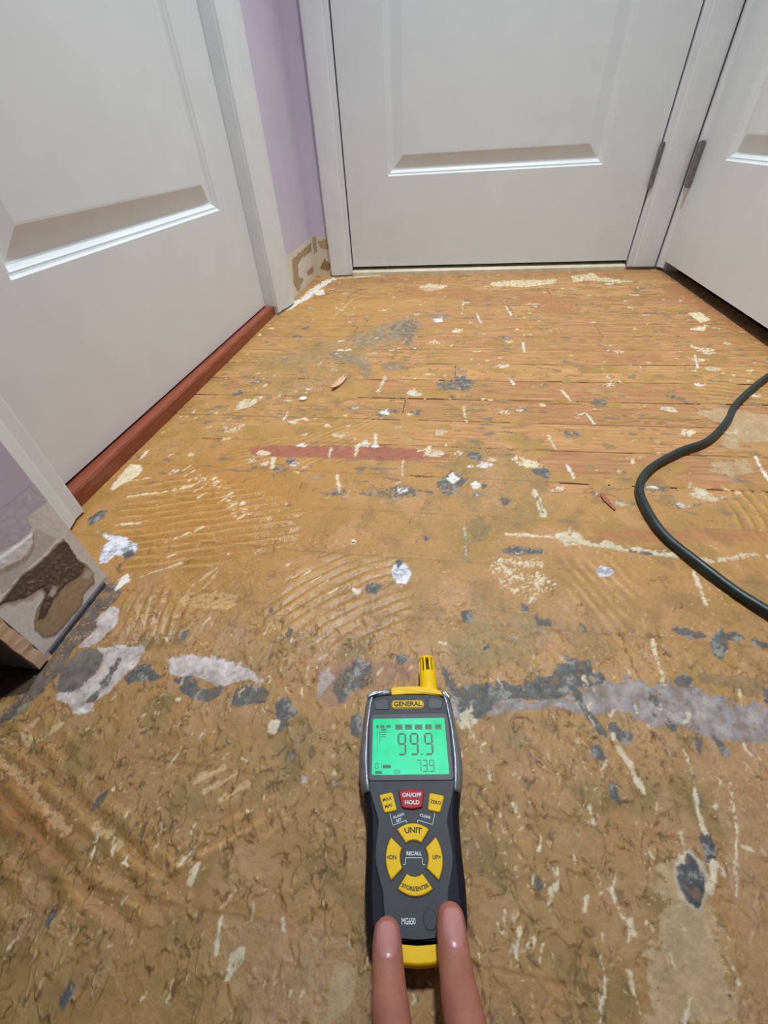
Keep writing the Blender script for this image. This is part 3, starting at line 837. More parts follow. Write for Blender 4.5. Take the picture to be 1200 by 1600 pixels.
    h = h-0.45*gr_+0.12*np.minimum(wor, 0.5)*crz
    col = mixc(col, lin((112, 76, 36)), 0.6*gr_)
    # long open cracks with a lifted edge
    lc = fbm(wx/26+55, wy/60+21, 4)
    lcm = near*sstep(-0.1, 0.2, fbm(x/90+10, y/70+66, 2)+0.25*np.exp(-(((x-150)/110)**2+((y-220)/110)**2)))*sstep(-0.05, 0.2, gnoise(x/19+2, y/24+8))
    lg = sstep(0.020, 0.004, np.abs(lc))*lcm
    h = h-0.5*lg+0.45*lcm*sstep(0.0, 0.012, lc)*sstep(0.16, 0.02, lc)
    col = mixc(col, lin((92, 62, 32)), 0.75*lg)
    # layered flakes with crisp edges: edge shadow painted dark on the low side, a pale lip on the high side
    flk = near*sstep(275, 150, y+50*n60)
    h = h+0.10*n4*near+0.12*n9*near
    col = mixc(col, lin((126, 104, 62)), 0.75*flk*sstep(0.05, 0.40, fbm(x/38+61, y/38+17, 4)))
    col = mixc(col, lin((172, 134, 100)), 0.65*flk*sstep(0.05, 0.40, fbm(x/50-161, y/50+117, 4)))
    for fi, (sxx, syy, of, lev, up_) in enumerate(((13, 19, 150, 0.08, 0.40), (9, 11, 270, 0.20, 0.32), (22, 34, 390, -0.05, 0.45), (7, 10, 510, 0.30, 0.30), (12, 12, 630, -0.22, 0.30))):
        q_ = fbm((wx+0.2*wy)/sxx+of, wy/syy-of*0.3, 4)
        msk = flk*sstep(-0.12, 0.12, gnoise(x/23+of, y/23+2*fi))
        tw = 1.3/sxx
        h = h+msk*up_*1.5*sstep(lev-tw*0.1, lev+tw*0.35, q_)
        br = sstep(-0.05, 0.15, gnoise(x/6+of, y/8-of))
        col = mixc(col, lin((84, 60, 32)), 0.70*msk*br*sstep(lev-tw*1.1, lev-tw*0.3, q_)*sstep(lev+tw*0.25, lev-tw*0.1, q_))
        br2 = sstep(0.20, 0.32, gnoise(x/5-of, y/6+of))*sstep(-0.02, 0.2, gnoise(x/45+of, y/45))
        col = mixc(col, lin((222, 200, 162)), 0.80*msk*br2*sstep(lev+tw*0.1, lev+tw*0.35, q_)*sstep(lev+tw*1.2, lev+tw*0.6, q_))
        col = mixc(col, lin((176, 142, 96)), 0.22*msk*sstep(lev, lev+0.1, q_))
    # peeled cream skins: short curls, mostly running away from the reader
    cu = fbm((x+0.25*y)/4.6+11, y/10+80, 3)
    cm = near*sstep(235, 150, y+45*n60)*sstep(-0.05, 0.22, fbm(x/48-60, y/60+33, 3)+0.10*np.clip(x/120, -1, 1))
    cl = sstep(0.50, 0.55, cu)*cm
    col = mixc(col, lin((224, 204, 168)), 0.85*cl); h = h+0.35*cl
    # fine pale grit
    sp_ = sstep(0.46, 0.56, fbm(x/3.1+500, y/3.1, 2))*near*sstep(-0.1, 0.25, fbm(x/40+77, y/40, 3))
    col = mixc(col, lin((224, 196, 146)), 0.6*sp_)
    # seams of the boards telegraph through
    ps = (y-553.9)/68.5; ps = np.abs(ps-np.round(ps))*68.5+1.2*gnoise(x/40, y/9)
    seam = sstep(2.2, 0.3, ps)*sstep(-0.45, 0.1, fbm(x/90+3, y/40, 3))
    h = h-0.35*seam*near-0.5*seam*(1-near)
    col = mixc(col, lin((110, 72, 34)), (0.55-0.30*near)*seam)
    # small dark smudges along the boards further back
    sm = sstep(0.22, 0.34, fbm(x/24+610, y/9+7, 5))*sstep(0.0, 0.25, fbm(x/110+5, y/90+40, 3)+0.14)*sstep(300, 420, y)
    col = mixc(col, lin((112, 104, 92)), 0.75*sm); h = np.maximum(h, 0.22*sm)
    wf = sstep(0.40, 0.46, fbm(x/15+710, y/15+70, 3))*sstep(0.0, 0.25, fbm(x/100+15, y/100-40, 3))*sstep(330, 460, y)
    col = mixc(col, lin((222, 204, 172)), 0.85*wf); h = np.maximum(h, 0.5*wf)
    # ---- individual stains and patches, painted highlights and shadow among them
    e1 = 0.9*fbm(x/16+300, y/16, 2)+1.0*fbm(x/6+300, y/6, 3); e3 = fbm(x/1.9+30, y/1.9+5, 2)
    e2 = 0.55*fbm(x/9-300, y/9+90, 3)+0.7*fbm(x/3-30, y/3+9, 3)
    ev = fbm(x/11+820, y/11-40, 3)
    for key, amp, th, holes, wdt, flat in LAYERS:
        pts = [(flat[i]/2, flat[i+1]/2) for i in range(0, len(flat), 2)]
        ax_ = [p[0] for p in pts]; ay_ = [p[1] for p in pts]
        pad = 18+wdt+amp*3
        r0 = max(np.searchsorted(ys*1000, min(ay_)-pad)-1, 0); r1 = min(np.searchsorted(ys*1000, max(ay_)+pad)+1, len(ys))
        if r1 <= r0: continue
        sx = x[r0:r1]; sub = (sx > min(ax_)-pad) & (sx < max(ax_)+pad)
        if not sub.any(): continue
        cols_ = np.where(sub.any(0))[0]; c0, c1_ = cols_[0], cols_[-1]+1
        S_ = np.s_[r0:r1, c0:c1_]
        xx, yy = x[S_], y[S_]
        wob = 1.0*amp
        xx = xx+wob*0.8*e2[S_]; yy = yy+wob*0.8*e1[S_]
        sd = line_sd(xx, yy, pts, wdt) if wdt else poly_sd(xx, yy, pts)
        sd = sd+amp*(0.9*e1[S_]+0.45*e3[S_])
        if wdt: sd = sd+0.22*wdt*ev[S_]*2.0
        m = 1-sstep(-0.7, 0.45, sd)
        # scattered crumbs just outside the edge
        m = np.maximum(m, 0.85*sstep(0.30, 0.42, e3[S_]*0.7+e2[S_]*0.5-0.05*np.maximum(sd, 0)/(0.4+0.25*amp))*(sd < 3*amp+2)*(sd > 0)*(wdt == 0))
        hl = max(holes, 0.10 if wdt == 0 else 0.06)
        m = m*sstep(hl*1.25-0.74, hl*1.25-0.60, e2[S_]+0.25*e3[S_])
        mh = m
        m = m*OP.get(key, 1.0)
        c = np.array(lin(PC[key]))
        vr_ = 0.30 if key[0] in 'GMLKO' else 0.14
        cc = c*np.clip(1+vr_*1.6*ev[S_]+vr_*n9[S_]+vr_*0.9*n4[S_], 0.45, 1.7)[..., None]
        if key[0] in 'GM':      # pale scuffs and ochre stains in the grey compound
            sc_ = 0.55*sstep(0.12, 0.42, ev[S_]+0.4*e3[S_]); cc = cc*(1-sc_[..., None])+np.array(lin((176, 168, 160)))*sc_[..., None]
            oc_ = 0.5*sstep(0.18, 0.45, -ev[S_]+0.5*e2[S_]); cc = cc*(1-oc_[..., None])+np.array(lin((140, 112, 80)))*oc_[..., None]
        if key == 'W3':
            sc_ = 0.75*sstep(0.0, 0.30, -ev[S_]+0.6*e3[S_]); cc = cc*(1-sc_[..., None])+np.array(lin((128, 132, 140)))*sc_[..., None]
        col[S_] = col[S_]*(1-m[..., None])+cc*m[..., None]
        hh = np.maximum(near[S_]*0.75, 0)+th*0.55*(0.55+0.45*sstep(0, -3, sd))*(1+0.5*n9[S_])
        if key in ('V', 'B'):
            hh = 0.9+0.05*n25[S_]
            h[S_] = h[S_]*(1-0.8*m)+hh*0.8*m
        elif key in ('O', 'O2', 'C6', 'R2', 'R3'):
            h[S_] = np.maximum(h[S_], m*0.25)
        else:
            h[S_] = np.where(m > 0.02, np.maximum(h[S_]*(1-m)+hh*m, (m-0.35)*0.4), h[S_])
        rv = {'W3': 0.30, 'G': 0.62, 'V': 0.45, 'R': 0.4}.get(key, 0.62)
        rough[S_] = rough[S_]*(1-m)+rv*m
    # film fades out against the partition and behind it
    z = h/1000.0
    keep = z > 0.00006
    rws, cls = X.shape
    cellk = (keep[:-1, :-1] | keep[1:, :-1] | keep[:-1, 1:] | keep[1:, 1:])
    ci, cj = np.where(cellk)
    a = ci*cls+cj
    quads = np.stack([a, a+1, a+cls+1, a+cls], 1)
    used = np.unique(quads)
    remap = np.full(rws*cls, -1, np.int64); remap[used] = np.arange(len(used))
    quads = remap[quads]
    co = np.stack([X.ravel()[used], Y.ravel()[used], np.maximum(z.ravel()[used], -0.0012)], 1)
    me = bpy.data.meshes.new('dried_adhesive')
    me.vertices.add(len(co)); me.vertices.foreach_set('co', co.astype(np.float32).ravel())
    me.loops.add(quads.size); me.loops.foreach_set('vertex_index', quads.astype(np.int32).ravel())
    me.polygons.add(len(quads)); me.polygons.foreach_set('loop_start', np.arange(0, quads.size, 4, dtype=np.int32))
    me.polygons.foreach_set('use_smooth', np.ones(len(quads), bool))
    me.update(calc_edges=True)
    at = me.color_attributes.new('Col', 'FLOAT_COLOR', 'POINT')
    cc = np.concatenate([np.clip(col.reshape(-1, 3)[used], 0.005, 0.95), np.clip(rough.ravel()[used], 0.22, 0.9)[:, None]], 1)
    at.data.foreach_set('color', cc.astype(np.float32).ravel())
    me.materials.append(M['film'])
    o = bpy.data.objects.new('dried_adhesive', me); COL.objects.link(o)
    o.parent = fl
    o['kind'] = 'stuff'
    o['label'] = 'ochre dried adhesive with trowel ridges and grey compound patches'
    print('film quads', len(quads))
    return o
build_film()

# ------------------------------------------------------------------ bare drywall where baseboards were pulled off
def bare_patch(name, parent, place, u0, u1, z0, z1, step, base, shapes, label):
    us = np.arange(u0, u1+step*0.5, step); zs = np.arange(z0, z1+step*0.5, step)
    us = np.linspace(u0, u1, len(us)); zs = np.linspace(z0, z1, len(zs))
    U, Z = np.meshgrid(us*1000, zs*1000)
    n = fbm(U/14+3, Z/14, 4); nf = fbm(U/5, Z/5+8, 3)
    col = np.array(lin(base))*(1+0.10*n)[..., None]*np.ones(U.shape+(3,))
    h = 0.25+0.10*n
    e1 = fbm(U/6+30, Z/6, 4)
    for key, amp, th, tex, flat in shapes:
        pts = [(flat[i]/2, flat[i+1]/2) for i in range(0, len(flat), 2)]
        sd = poly_sd(U, Z, pts)+amp*e1
        m = 1-sstep(-0.9, 0.4, sd)
        c = np.array(lin(key))
        if tex == 1:      # ridged brown adhesive
            rg = np.abs(fbm((U+Z)/4.2+50, (Z-U)/11, 3))
            c = c*(1+0.55*(0.35-rg))[..., None] if False else c*(0.62+1.7*np.clip(rg, 0, 0.6))[..., None]
            hh = th*(0.5+1.2*rg)
        else:
            c = c*(1+0.15*nf)[..., None]; hh = th*(0.8+0.4*nf)
        rim = sstep(-3.5, -0.6, sd)*m
        col = col*(1-m[..., None])+c*m[..., None]
        if tex: col = col*(1-0.25*rim[..., None])
        h = h*(1-m)+(0.25+hh)*m
    R_, C_ = U.shape
    V = [place(U[i, j]/1000, Z[i, j]/1000, h[i, j]/1000) for i in range(R_) for j in range(C_)]
    Fc = [(i*C_+j, i*C_+j+1, (i+1)*C_+j+1, (i+1)*C_+j) for i in range(R_-1) for j in range(C_-1)]
    o = mesh_obj(name, V, Fc, M['bare'], parent, smooth=True)
    at = o.data.color_attributes.new('Col', 'FLOAT_COLOR', 'POINT')
    cc = np.concatenate([col.reshape(-1, 3), np.full((R_*C_, 1), 0.8)], 1)
    at.data.foreach_set('color', np.clip(cc, 0.01, 0.95).astype(np.float32).ravel())
    o['label'] = label
    return o
TAN = (184, 160, 128); BRN = (122, 104, 92); FLK = (242, 240, 246); LIL = (207, 200, 219); GRY = (212, 208, 204)
bare_patch('bare_drywall', wp, lambda u, z, h: (PX+h, u, z), PYN, PYF, 0.007, 0.125, 0.0010, (234, 232, 228), [
    (LIL, 1.0, 0.15, 0, [260, 260, 460, 260, 450, 211, 401, 216, 398, 196, 386, 191, 361, 194, 339, 205, 260, 212]),
    (GRY, 2.5, 0.1, 0, [400, 190, 300, 190, 300, 150, 420, 150]),
    (TAN, 1.2, 0.5, 2, [424, 144, 426, 125, 422, 97, 428, 67, 429, 43, 417, 27, 391, 31, 373, 17, 333, 19, 304, 21, 291, 38, 292, 64, 300, 76, 316, 87, 336, 92, 344, 104, 336, 117, 318, 116, 301, 130, 276, 146, 307, 147, 335, 152, 356, 147, 385, 144, 406, 146]),
    (BRN, 1.2, 1.0, 1, [424, 142, 425, 125, 420, 97, 424, 68, 401, 65, 379, 74, 351, 76, 314, 62, 305, 72, 324, 86, 343, 95, 345, 106, 318, 114, 301, 128, 280, 143, 307, 145, 335, 150, 356, 145, 385, 142]),
    ((206, 198, 186), 0.6, 0.7, 0, [358, 96, 364, 84, 346, 78, 342, 88]),
    ((204, 194, 180), 0.8, 0.6, 0, [424, 60, 428, 44, 410, 44, 404, 58]),
    (FLK, 1.4, 1.1, 0, [333, 197, 350, 194, 372, 191, 392, 189, 381, 177, 364, 167, 343, 171, 319, 180, 290, 186, 290, 200]),
], 'bare plaster with brown adhesive patches and torn lilac paint')
bare_patch('bare_drywall', wl, lambda u, z, h: (WX+h, u, z), 1.136, WY, 0.0, 0.102, 0.0018, (226, 218, 202), [
    ((178, 152, 120), 8, 0.4, 2, [2440, 172, 2700, 180, 2830, 182, 2810, 140, 2600, 144, 2520, 130, 2500, 77, 2582, 46, 2452, 10, 2400, 60]),
    ((226, 218, 202), 8, 0.5, 0, [2530, 120, 2640, 140, 2700, 120, 2660, 80, 2540, 74]),
    ((172, 146, 116), 8, 0.4, 2, [2638, 70, 2810, 66, 2790, 30, 2690, 40]),
], 'bare cream plaster strip with brown glue marks')
bare_patch('bare_drywall', wb, lambda u, z, h: (u, WY-h, z), WX, BD0-0.064, 0.0, 0.104, 0.0018, (220, 211, 192), [
    ((186, 162, 126), 6, 0.4, 2, [-822, 182, -768, 196, -760, 139, -813, 148]),
    ((160, 130, 88), 5, 0.5, 2, [-835, 41, -795, 95, -756, 55, -780, 24]),
    ((182, 162, 134), 6, 0.3, 2, [-856, 210, -830, 210, -836, 130, -856, 120]),
], 'bare cream plaster strip with round glue spot')
# gap strip under the drywall of the partition end and its remaining baseboard
o = box('sill_plate', (PX-0.02, PYN+0.004, 0.0), (PX+0.0016, PYF-0.006, 0.0054), M['plate_dark'], wp, 0.0008)
o['label'] = 'dark grey strip along the foot of the plaster'
bb = empty('baseboard_near', (0, 0, 0)); tag(bb, kind='structure')
bm = bmesh.new()
pr = [(0.1355, 0.004), (0.1255, 0.004), (0.1245, 0.006), (0.1245, 0.090), (0.1275, 0.098), (0.1300, 0.101), (0.1355, 0.101)]
n = len(pr)
xr_ = -0.3262
V = [(-3.5, y_, z_) for y_, z_ in pr]+[(xr_-0.0004*(i % 3), y_, z_) for i, (y_, z_) in enumerate(pr)]
mesh_obj('board', V, [[i, (i+1) % n, n+(i+1) % n, n+i] for i in range(n)]+[list(range(n)), list(range(n, 2*n))], M['base_dark'], bb)
bm = bmesh.new()
# raw splintered end of the board
zz = [0.004+0.0975*i/16 for i in range(17)]
V = []; Fc = []
rj = random.Random(5)
for z_ in zz:
    j0 = rj.uniform(-0.0007, 0.0007); j1 = rj.uniform(-0.0004, 0.0008)
    V += [(xr_-0.001, 0.1352, z_), (xr_+0.0016+j0*0.6, 0.1352+j0, z_), (xr_+0.0016+j1*0.6, 0.1250+j1, z_), (xr_-0.001, 0.1250+j1, z_)]
for i in range(16):
    for q_ in range(4):
        Fc.append((4*i+q_, 4*i+(q_+1) % 4, 4*i+4+(q_+1) % 4, 4*i+4+q_))
Fc += [(0, 1, 2, 3), (64, 65, 66, 67)]
mesh_obj('cut_end', V, Fc, M['raw_wood'], bb)['label'] = 'pale raw wood end of the board'
# ------------------------------------------------------------------ the moisture meter
MM = 0.001
meter = empty('moisture_meter', (-0.00425, 0.04102, 0.0012), math.radians(7.68))
tag(meter, 'grey and yellow handheld moisture meter with lit green screen on the floor', 'moisture meter')
ZF = 26.8          # height of the face above the meter's back, mm

def interp(tab, yv):
    ys_ = [t[0] for t in tab]; ws_ = [t[1] for t in tab]
    # smooth (Catmull-Rom like) through numpy on a dense cosine blend
    return float(np.interp(yv, ys_, ws_))

def outline(tab, n=30, r_bot=6.0, r_top=6.0, sag_top=0.0, sag_bot=0.0):
    """closed outline (mm) of a body symmetric about x=0 from (y, half width) pairs, rounded at both ends"""
    y0, y1 = tab[0][0], tab[-1][0]
    right = []
    for i in range(n+1):
        t = i/n
        t = 0.5-0.5*math.cos(t*math.pi)
        yv = y0+(y1-y0)*t
        w = interp(tab, yv)
        db = yv-y0; dt = y1-yv
        if db < r_bot: w -= r_bot-math.sqrt(max(r_bot**2-(r_bot-db)**2, 0))
        if dt < r_top: w -= r_top-math.sqrt(max(r_top**2-(r_top-dt)**2, 0))
        right.append((w, yv))
    pts = []
    wmax_b = right[0][0]; wmax_t = right[-1][0]
    for w, yv in right: pts.append((w, yv))
    for k in range(1, 6):
        f_ = 1-k/3.0
        pts.append((wmax_t*f_, y1+sag_top*(1-f_*f_)))
    for w, yv in reversed(right): pts.append((-w, yv))
    for k in range(1, 6):
        f_ = -1+k/3.0
        pts.append((wmax_b*f_, y0-sag_bot*(1-f_*f_)))
    return pts

def loft(name, rings, mat, parent, smooth=True, cap=True):
    """rings: list of (points, z mm)"""
    n = len(rings[0][0]); V = []; Fc = []
    for pts, z in rings:
        V += [(p[0]*MM, p[1]*MM, z*MM) for p in pts]
    for k in range(len(rings)-1):
        for i in range(n):
            j = (i+1) % n
            Fc.append((k*n+i, k*n+j, (k+1)*n+j, (k+1)*n+i))
    if cap:
        Fc.append(tuple(range(n))); Fc.append(tuple(range((len(rings)-1)*n, len(rings)*n)))
    o = mesh_obj(name, V, Fc, mat, parent, smooth=False)
    if smooth:
        me = o.data
        fl_ = [len(p.vertices) == 4 for p in me.polygons]
        me.polygons.foreach_set('use_smooth', fl_)
    return o

def offset_poly(pts, d):
    n = len(pts); out = []
    area2 = sum(pts[i][0]*pts[(i+1) % n][1]-pts[(i+1) % n][0]*pts[i][1] for i in range(n))
    sg = 1 if area2 > 0 else -1
    for i in range(n):
        p0 = Vector(pts[i-1]); p1 = Vector(pts[i]); p2 = Vector(pts[(i+1) % n])
        e1 = (p1-p0).normalized(); e2 = (p2-p1).normalized()
        n1 = Vector((-e1.y, e1.x))*sg; n2 = Vector((-e2.y, e2.x))*sg
        b = (n1+n2); b = b.normalized() if b.length > 1e-6 else n1
        c = max(b.dot(n1), 0.4)
        q = p1+b*(d/c); out.append((q.x, q.y))
    return out

def key(name, pts, z0, z1, mat, parent, bev=0.5):
    return loft(name, [(pts, z0), (pts, z1-bev), (offset_poly(pts, bev*0.35), z1-bev*0.35), (offset_poly(pts, bev), z1)], mat, parent, smooth=False)

def round_poly(pts, r, seg=4):
    n = len(pts); out = []
    for i in range(n):
        p0 = Vector(pts[i-1]); p1 = Vector(pts[i]); p2 = Vector(pts[(i+1) % n])
        a = p1+(p0-p1).normalized()*min(r, (p0-p1).length*0.45); b = p1+(p2-p1).normalized()*min(r, (p2-p1).length*0.45)
        for k in range(seg+1):
            t = k/seg
            q = a*(1-t)**2+p1*2*t*(1-t)+b*t*t
            out.append((q.x, q.y))
    return out

# housing (black rubber)
mid = [(-34.5, 21), (-31.5, 25.0), (-22, 26.6), (-11, 27.3), (3, 27.0), (20, 27.4), (33, 30.3), (45, 32.4), (56, 32.4), (72, 31.0), (85, 29.8), (90.5, 28.6)]
low = [(y_, w-2.5) for y_, w in mid]
upp = [(y_, w-2.4) for y_, w in mid]
top = [(y_, w-4.6) for y_, w in mid]
A = dict(r_bot=5, r_top=5, sag_top=2.0, sag_bot=1.5)
loft('housing', [(outline(low, **A), 0.0), (outline([(y_, w-0.6) for y_, w in mid], **A), 2.5), (outline(mid, **A), 9), (outline(mid, **A), 16), (outline([(y_, w-0.8) for y_, w in mid], **A), 20.5),
                 (outline(upp, **A), 23.5), (outline(top, **A), 25.2)], M['m_black'], meter)
# grey face plate
face = [(-30.2, 12.5), (-26, 15.8), (-22, 16.6), (-13.5, 17.3), (-9, 19.0), (-3, 21.0), (1.3, 21.6), (6, 21.3), (13.5, 20.2), (17.6, 20.0), (24, 22.6), (32, 25.6), (40, 26.6), (49, 27.4), (68, 27.4), (84, 25.6), (88, 24.6)]
FA = dict(r_bot=3, r_top=4, sag_top=1.0, sag_bot=0.6, n=44)
loft('face_plate', [(outline(face, **FA), 24.0), (outline(face, **FA), 26.2), (outline([(y_, w-0.7) for y_, w in face], **FA), ZF)], M['m_grey'], meter)
# darker bezel round the screen and a relief at its corners
bz = round_poly([(-26.2, 36.5), (26.2, 36.5), (26.6, 72), (25.2, 76.5), (-25.2, 76.5), (-26.6, 72)], 2.5)
key('screen_bezel', bz, ZF-0.4, ZF+0.45, M['m_bezel'], meter, 0.4)
for s in (-1, 1):
    rb = round_poly([(s*13.5, 79.0), (s*22.5, 79.0), (s*24.0, 84.5), (s*18, 86.8), (s*13.5, 86.2)], 1.0)
    key('top_inset', rb, ZF-0.3, ZF+0.35, M['m_bezel'], meter, 0.35)
# silver side bumpers with cross ridges
for s in (-1, 1):
    V = []; Fc = []
    ysb = [31.5+i*(90.5-31.5)/44 for i in range(45)]
    for i, yv in enumerate(ysb):
        w = interp(mid, yv)
        e_ = min(1.0, (i+0.6)/4.0, (44.6-i)/3.0)
        rid = 0.35*max(0, math.cos(yv*2*math.pi/7.5))**6
        fw = interp(face, min(yv, 87.5))-0.2
        wo = w+0.9*e_-rid
        ring = [(fw-0.4, ZF-1.6), (fw+0.0, ZF-0.55+0.45*e_), (fw+1.3, ZF-0.35+0.55*e_), (wo-2.4, ZF-1.8+0.4*e_), (wo-0.7, ZF-5.2), (wo, ZF-9.5), (wo-0.1, 9.5), (w-0.8, 6.5), (w-2.0, 8.5)]
        V += [(s*a*MM, yv*MM, b*MM) for a, b in ring]
    nr = 9
    for i in range(44):
        for k in range(nr):
            Fc.append((i*nr+k, i*nr+(k+1) % nr, (i+1)*nr+(k+1) % nr, (i+1)*nr+k))
    Fc += [tuple(range(nr)), tuple(range(44*nr, 45*nr))]
    mesh_obj('side_bumper', V, Fc, M['m_silver'], meter, smooth=True)
# silver corner at the upper left, yellow cap along the top
cl = [(-28.6, 86.2), (-24.0, 88.4), (-12.0, 89.9), (-12.2, 93.6), (-24.5, 93.0), (-29.0, 90.0)]
key('corner_bumper', round_poly(cl, 1.2), 8.0, ZF+0.15, M['m_silver'], meter, 1.2)
cr2 = [(28.6, 84.5), (29.8, 87.0), (27.5, 91.5), (24.0, 93.0), (23.6, 89.4)]
key('corner_bumper', round_poly(cr2, 1.0), 8.0, ZF+0.05, M['m_silver'], meter, 1.0)
yt = [(-11.6, 88.9), (0, 89.5), (10, 89.4), (24.6, 87.8), (23.0, 91.2), (18.5, 93.8), (8, 95.0), (-4, 95.0), (-11.9, 94.2)]
key('top_cap', round_poly(yt, 0.7), 5.0, ZF+0.6, M['m_yellow'], meter, 0.6)
# yellow foot with a rounded end
yb = [(-15.0, -29.6), (-7, -30.6), (0, -31.0), (7, -30.6), (15.0, -29.6), (16.2, -35.0), (13.5, -38.8), (7, -40.2), (0, -40.6), (-7, -40.2), (-13.5, -38.8), (-16.2, -35.0)]
ybr = round_poly(yb, 1.2)
loft('bottom_cap', [(offset_poly(ybr, 1.2), 3.0), (ybr, 6.0), (ybr, 20.0), (offset_poly(ybr, 0.4), 23.0), (offset_poly(ybr, 1.1), 25.2), (offset_poly(ybr, 2.0), 26.1)], M['m_yellow'], meter)

# vented sensor stub
def ring_pts(r, seg=32): return [(r*math.cos(2*math.pi*i/seg), r*math.sin(2*math.pi*i/seg)) for i in range(seg)]
sen = bpy.data.objects.new('sensor_stub', None)
bpy.data.objects.remove(sen)
SX, SZ = 15.4, 17.0
def cyl_y(name, prof, mat, parent, seg=32, smooth=True):
    V = []; Fc = []
    for yv, r in prof:
        V += [((SX+r*math.cos(2*math.pi*i/seg))*MM, yv*MM, (SZ+r*math.sin(2*math.pi*i/seg))*MM) for i in range(seg)]
    for k in range(len(prof)-1):
        for i in range(seg):
            j = (i+1) % seg; Fc.append((k*seg+i, k*seg+j, (k+1)*seg+j, (k+1)*seg+i))
    Fc += [tuple(range(seg)), tuple(range((len(prof)-1)*seg, len(prof)*seg))]
    return mesh_obj(name, V, Fc, mat, parent, smooth)
stub = cyl_y('sensor_stub', [(90, 6.3), (95, 6.3), (108.6, 6.15), (109.4, 5.9), (109.6, 5.0)], M['m_yellow'], meter)
core = cyl_y('sensor_core', [(109, 3.6), (118.5, 3.4)], M['ink_dark'], stub, 20)
cyl_y('sensor_tip', [(119.4, 5.0), (119.8, 5.5), (121.2, 5.4), (121.8, 4.6)], M['m_yellow'], stub)
for k in range(9):
    a = 2*math.pi*(k+0.5)/9+math.pi/2
    V = []
    for yv, r0, r1 in ((108.8, 4.4, 6.0), (119.9, 4.2, 5.55)):
        for da, rr_ in ((-0.13, r0), (0.13, r0), (0.14, r1), (-0.14, r1)):
            V.append(((SX+rr_*math.cos(a+da))*MM, yv*MM, (SZ+rr_*math.sin(a+da))*MM))
    mesh_obj('vent_rib', V, [(0, 1, 2, 3), (4, 5, 6, 7), (0, 1, 5, 4), (1, 2, 6, 5), (2, 3, 7, 6), (3, 0, 4, 7)], M['m_yellow'], stub)

# lettering
def text_mesh(name, s, size, loc, mat, parent, rot=0.0, bold=0.0, arc=None, sx=1.0, spacing=1.0):
    cu = bpy.data.curves.new('lettering', 'FONT'); cu.body = s; cu.size = size*MM; cu.align_x = 'CENTER'; cu.align_y = 'CENTER'
    cu.extrude = 0.03*MM; cu.offset = bold*MM; cu.space_character = spacing; cu.resolution_u = 3
    tmp = bpy.data.objects.new('lettering_tmp', cu); COL.objects.link(tmp)
    dg = bpy.context.evaluated_depsgraph_get()
    me = bpy.data.meshes.new_from_object(tmp.evaluated_get(dg))
    bpy.data.objects.remove(tmp); bpy.data.curves.remove(cu)
    me.name = name
    for v in me.vertices:
        x_, y_ = v.co.x*sx, v.co.y
        if arc:
            R = arc*MM
            a_ = x_/R
            x_, y_ = (R+y_)*math.sin(a_), (R+y_)*math.cos(a_)-R
        c_, s_ = math.cos(rot), math.sin(rot)
        v.co = (loc[0]*MM+c_*x_-s_*y_, loc[1]*MM+s_*x_+c_*y_, loc[2]*MM+v.co.z)
    me.materials.clear(); me.materials.append(mat)
    o = bpy.data.objects.new(name, me); COL.objects.link(o); o.parent = parent
    return o

# maker's badge
bd = round_poly([(-11.6, 79.5), (10.6, 79.5), (10.6, 85.2), (-11.6, 85.2)], 2.8, 6)
badge = key('badge', bd, ZF-0.1, ZF+0.5, M['m_key'], meter, 0.3)
bd2 = offset_poly(bd, 0.45)
key('badge_rim', bd2, ZF+0.4, ZF+0.58, M['ink_dark'], badge, 0.05)
key('badge_field', offset_poly(bd, 0.75), ZF+0.45, ZF+0.64, M['m_key'], badge, 0.05)
text_mesh('lettering', 'GENERAL', 4.3, (-0.5, 82.35, ZF+0.68), M['ink_dark'], badge, bold=0.16, sx=1.04)

# screen
scr = key('screen', round_poly([(-24.1, 39.8), (23.5, 39.8), (23.7, 73.0), (-24.1, 73.0)], 0.7), ZF, ZF+0.55, M['lcd'], meter, 0.1)
ZL = ZF+0.57
def seg_digit(ch, x0, y0, w, h, t, mat, bm, slant=0.02):
    segs = {'0': 'abcdef', '1': 'bc', '3': 'abgcd', '7': 'abc', '9': 'abcdfg'}[ch]
    g = t*0.22
    def quad(xa, ya, xb, yb, vertical):
        if vertical: p = [(xa-t/2, ya+g+t*0.3), (xa, ya+g), (xa+t/2, ya+g+t*0.3), (xa+t/2, yb-g-t*0.3), (xa, yb-g), (xa-t/2, yb-g-t*0.3)]
        else: p = [(xa+g, ya), (xa+g+t*0.3, ya-t/2), (xb-g-t*0.3, ya-t/2), (xb-g, ya), (xb-g-t*0.3, ya+t/2), (xa+g+t*0.3, ya+t/2)]
        vs_ = [bm.verts.new(((px+slant*(py-y0))*MM, py*MM, ZL*MM)) for px, py in p]
        vt_ = [bm.verts.new(((px+slant*(py-y0))*MM, py*MM, (ZL+0.03)*MM)) for px, py in p]
        bm.faces.new(vt_)
        for i in range(6): bm.faces.new((vs_[i], vs_[(i+1) % 6], vt_[(i+1) % 6], vt_[i]))
    x1, ym, y1 = x0+w, y0+h/2, y0+h
    P_ = {'a': (x0, y1, x1, y1, 0), 'b': (x1, ym, x1, y1, 1), 'c': (x1, y0, x1, ym, 1), 'd': (x0, y0, x1, y0, 0), 'e': (x0, y0, x0, ym, 1), 'f': (x0, ym, x0, y1, 1), 'g': (x0, ym, x1, ym, 0)}
    for s_ in segs: quad(*P_[s_])
def flat_rect(bm, xa, ya, xb, yb):
    vt_ = [bm.verts.new((px*MM, py*MM, (ZL+0.02)*MM)) for px, py in ((xa, ya), (xb, ya), (xb, yb), (xa, yb))]
    bm.faces.new(vt_)
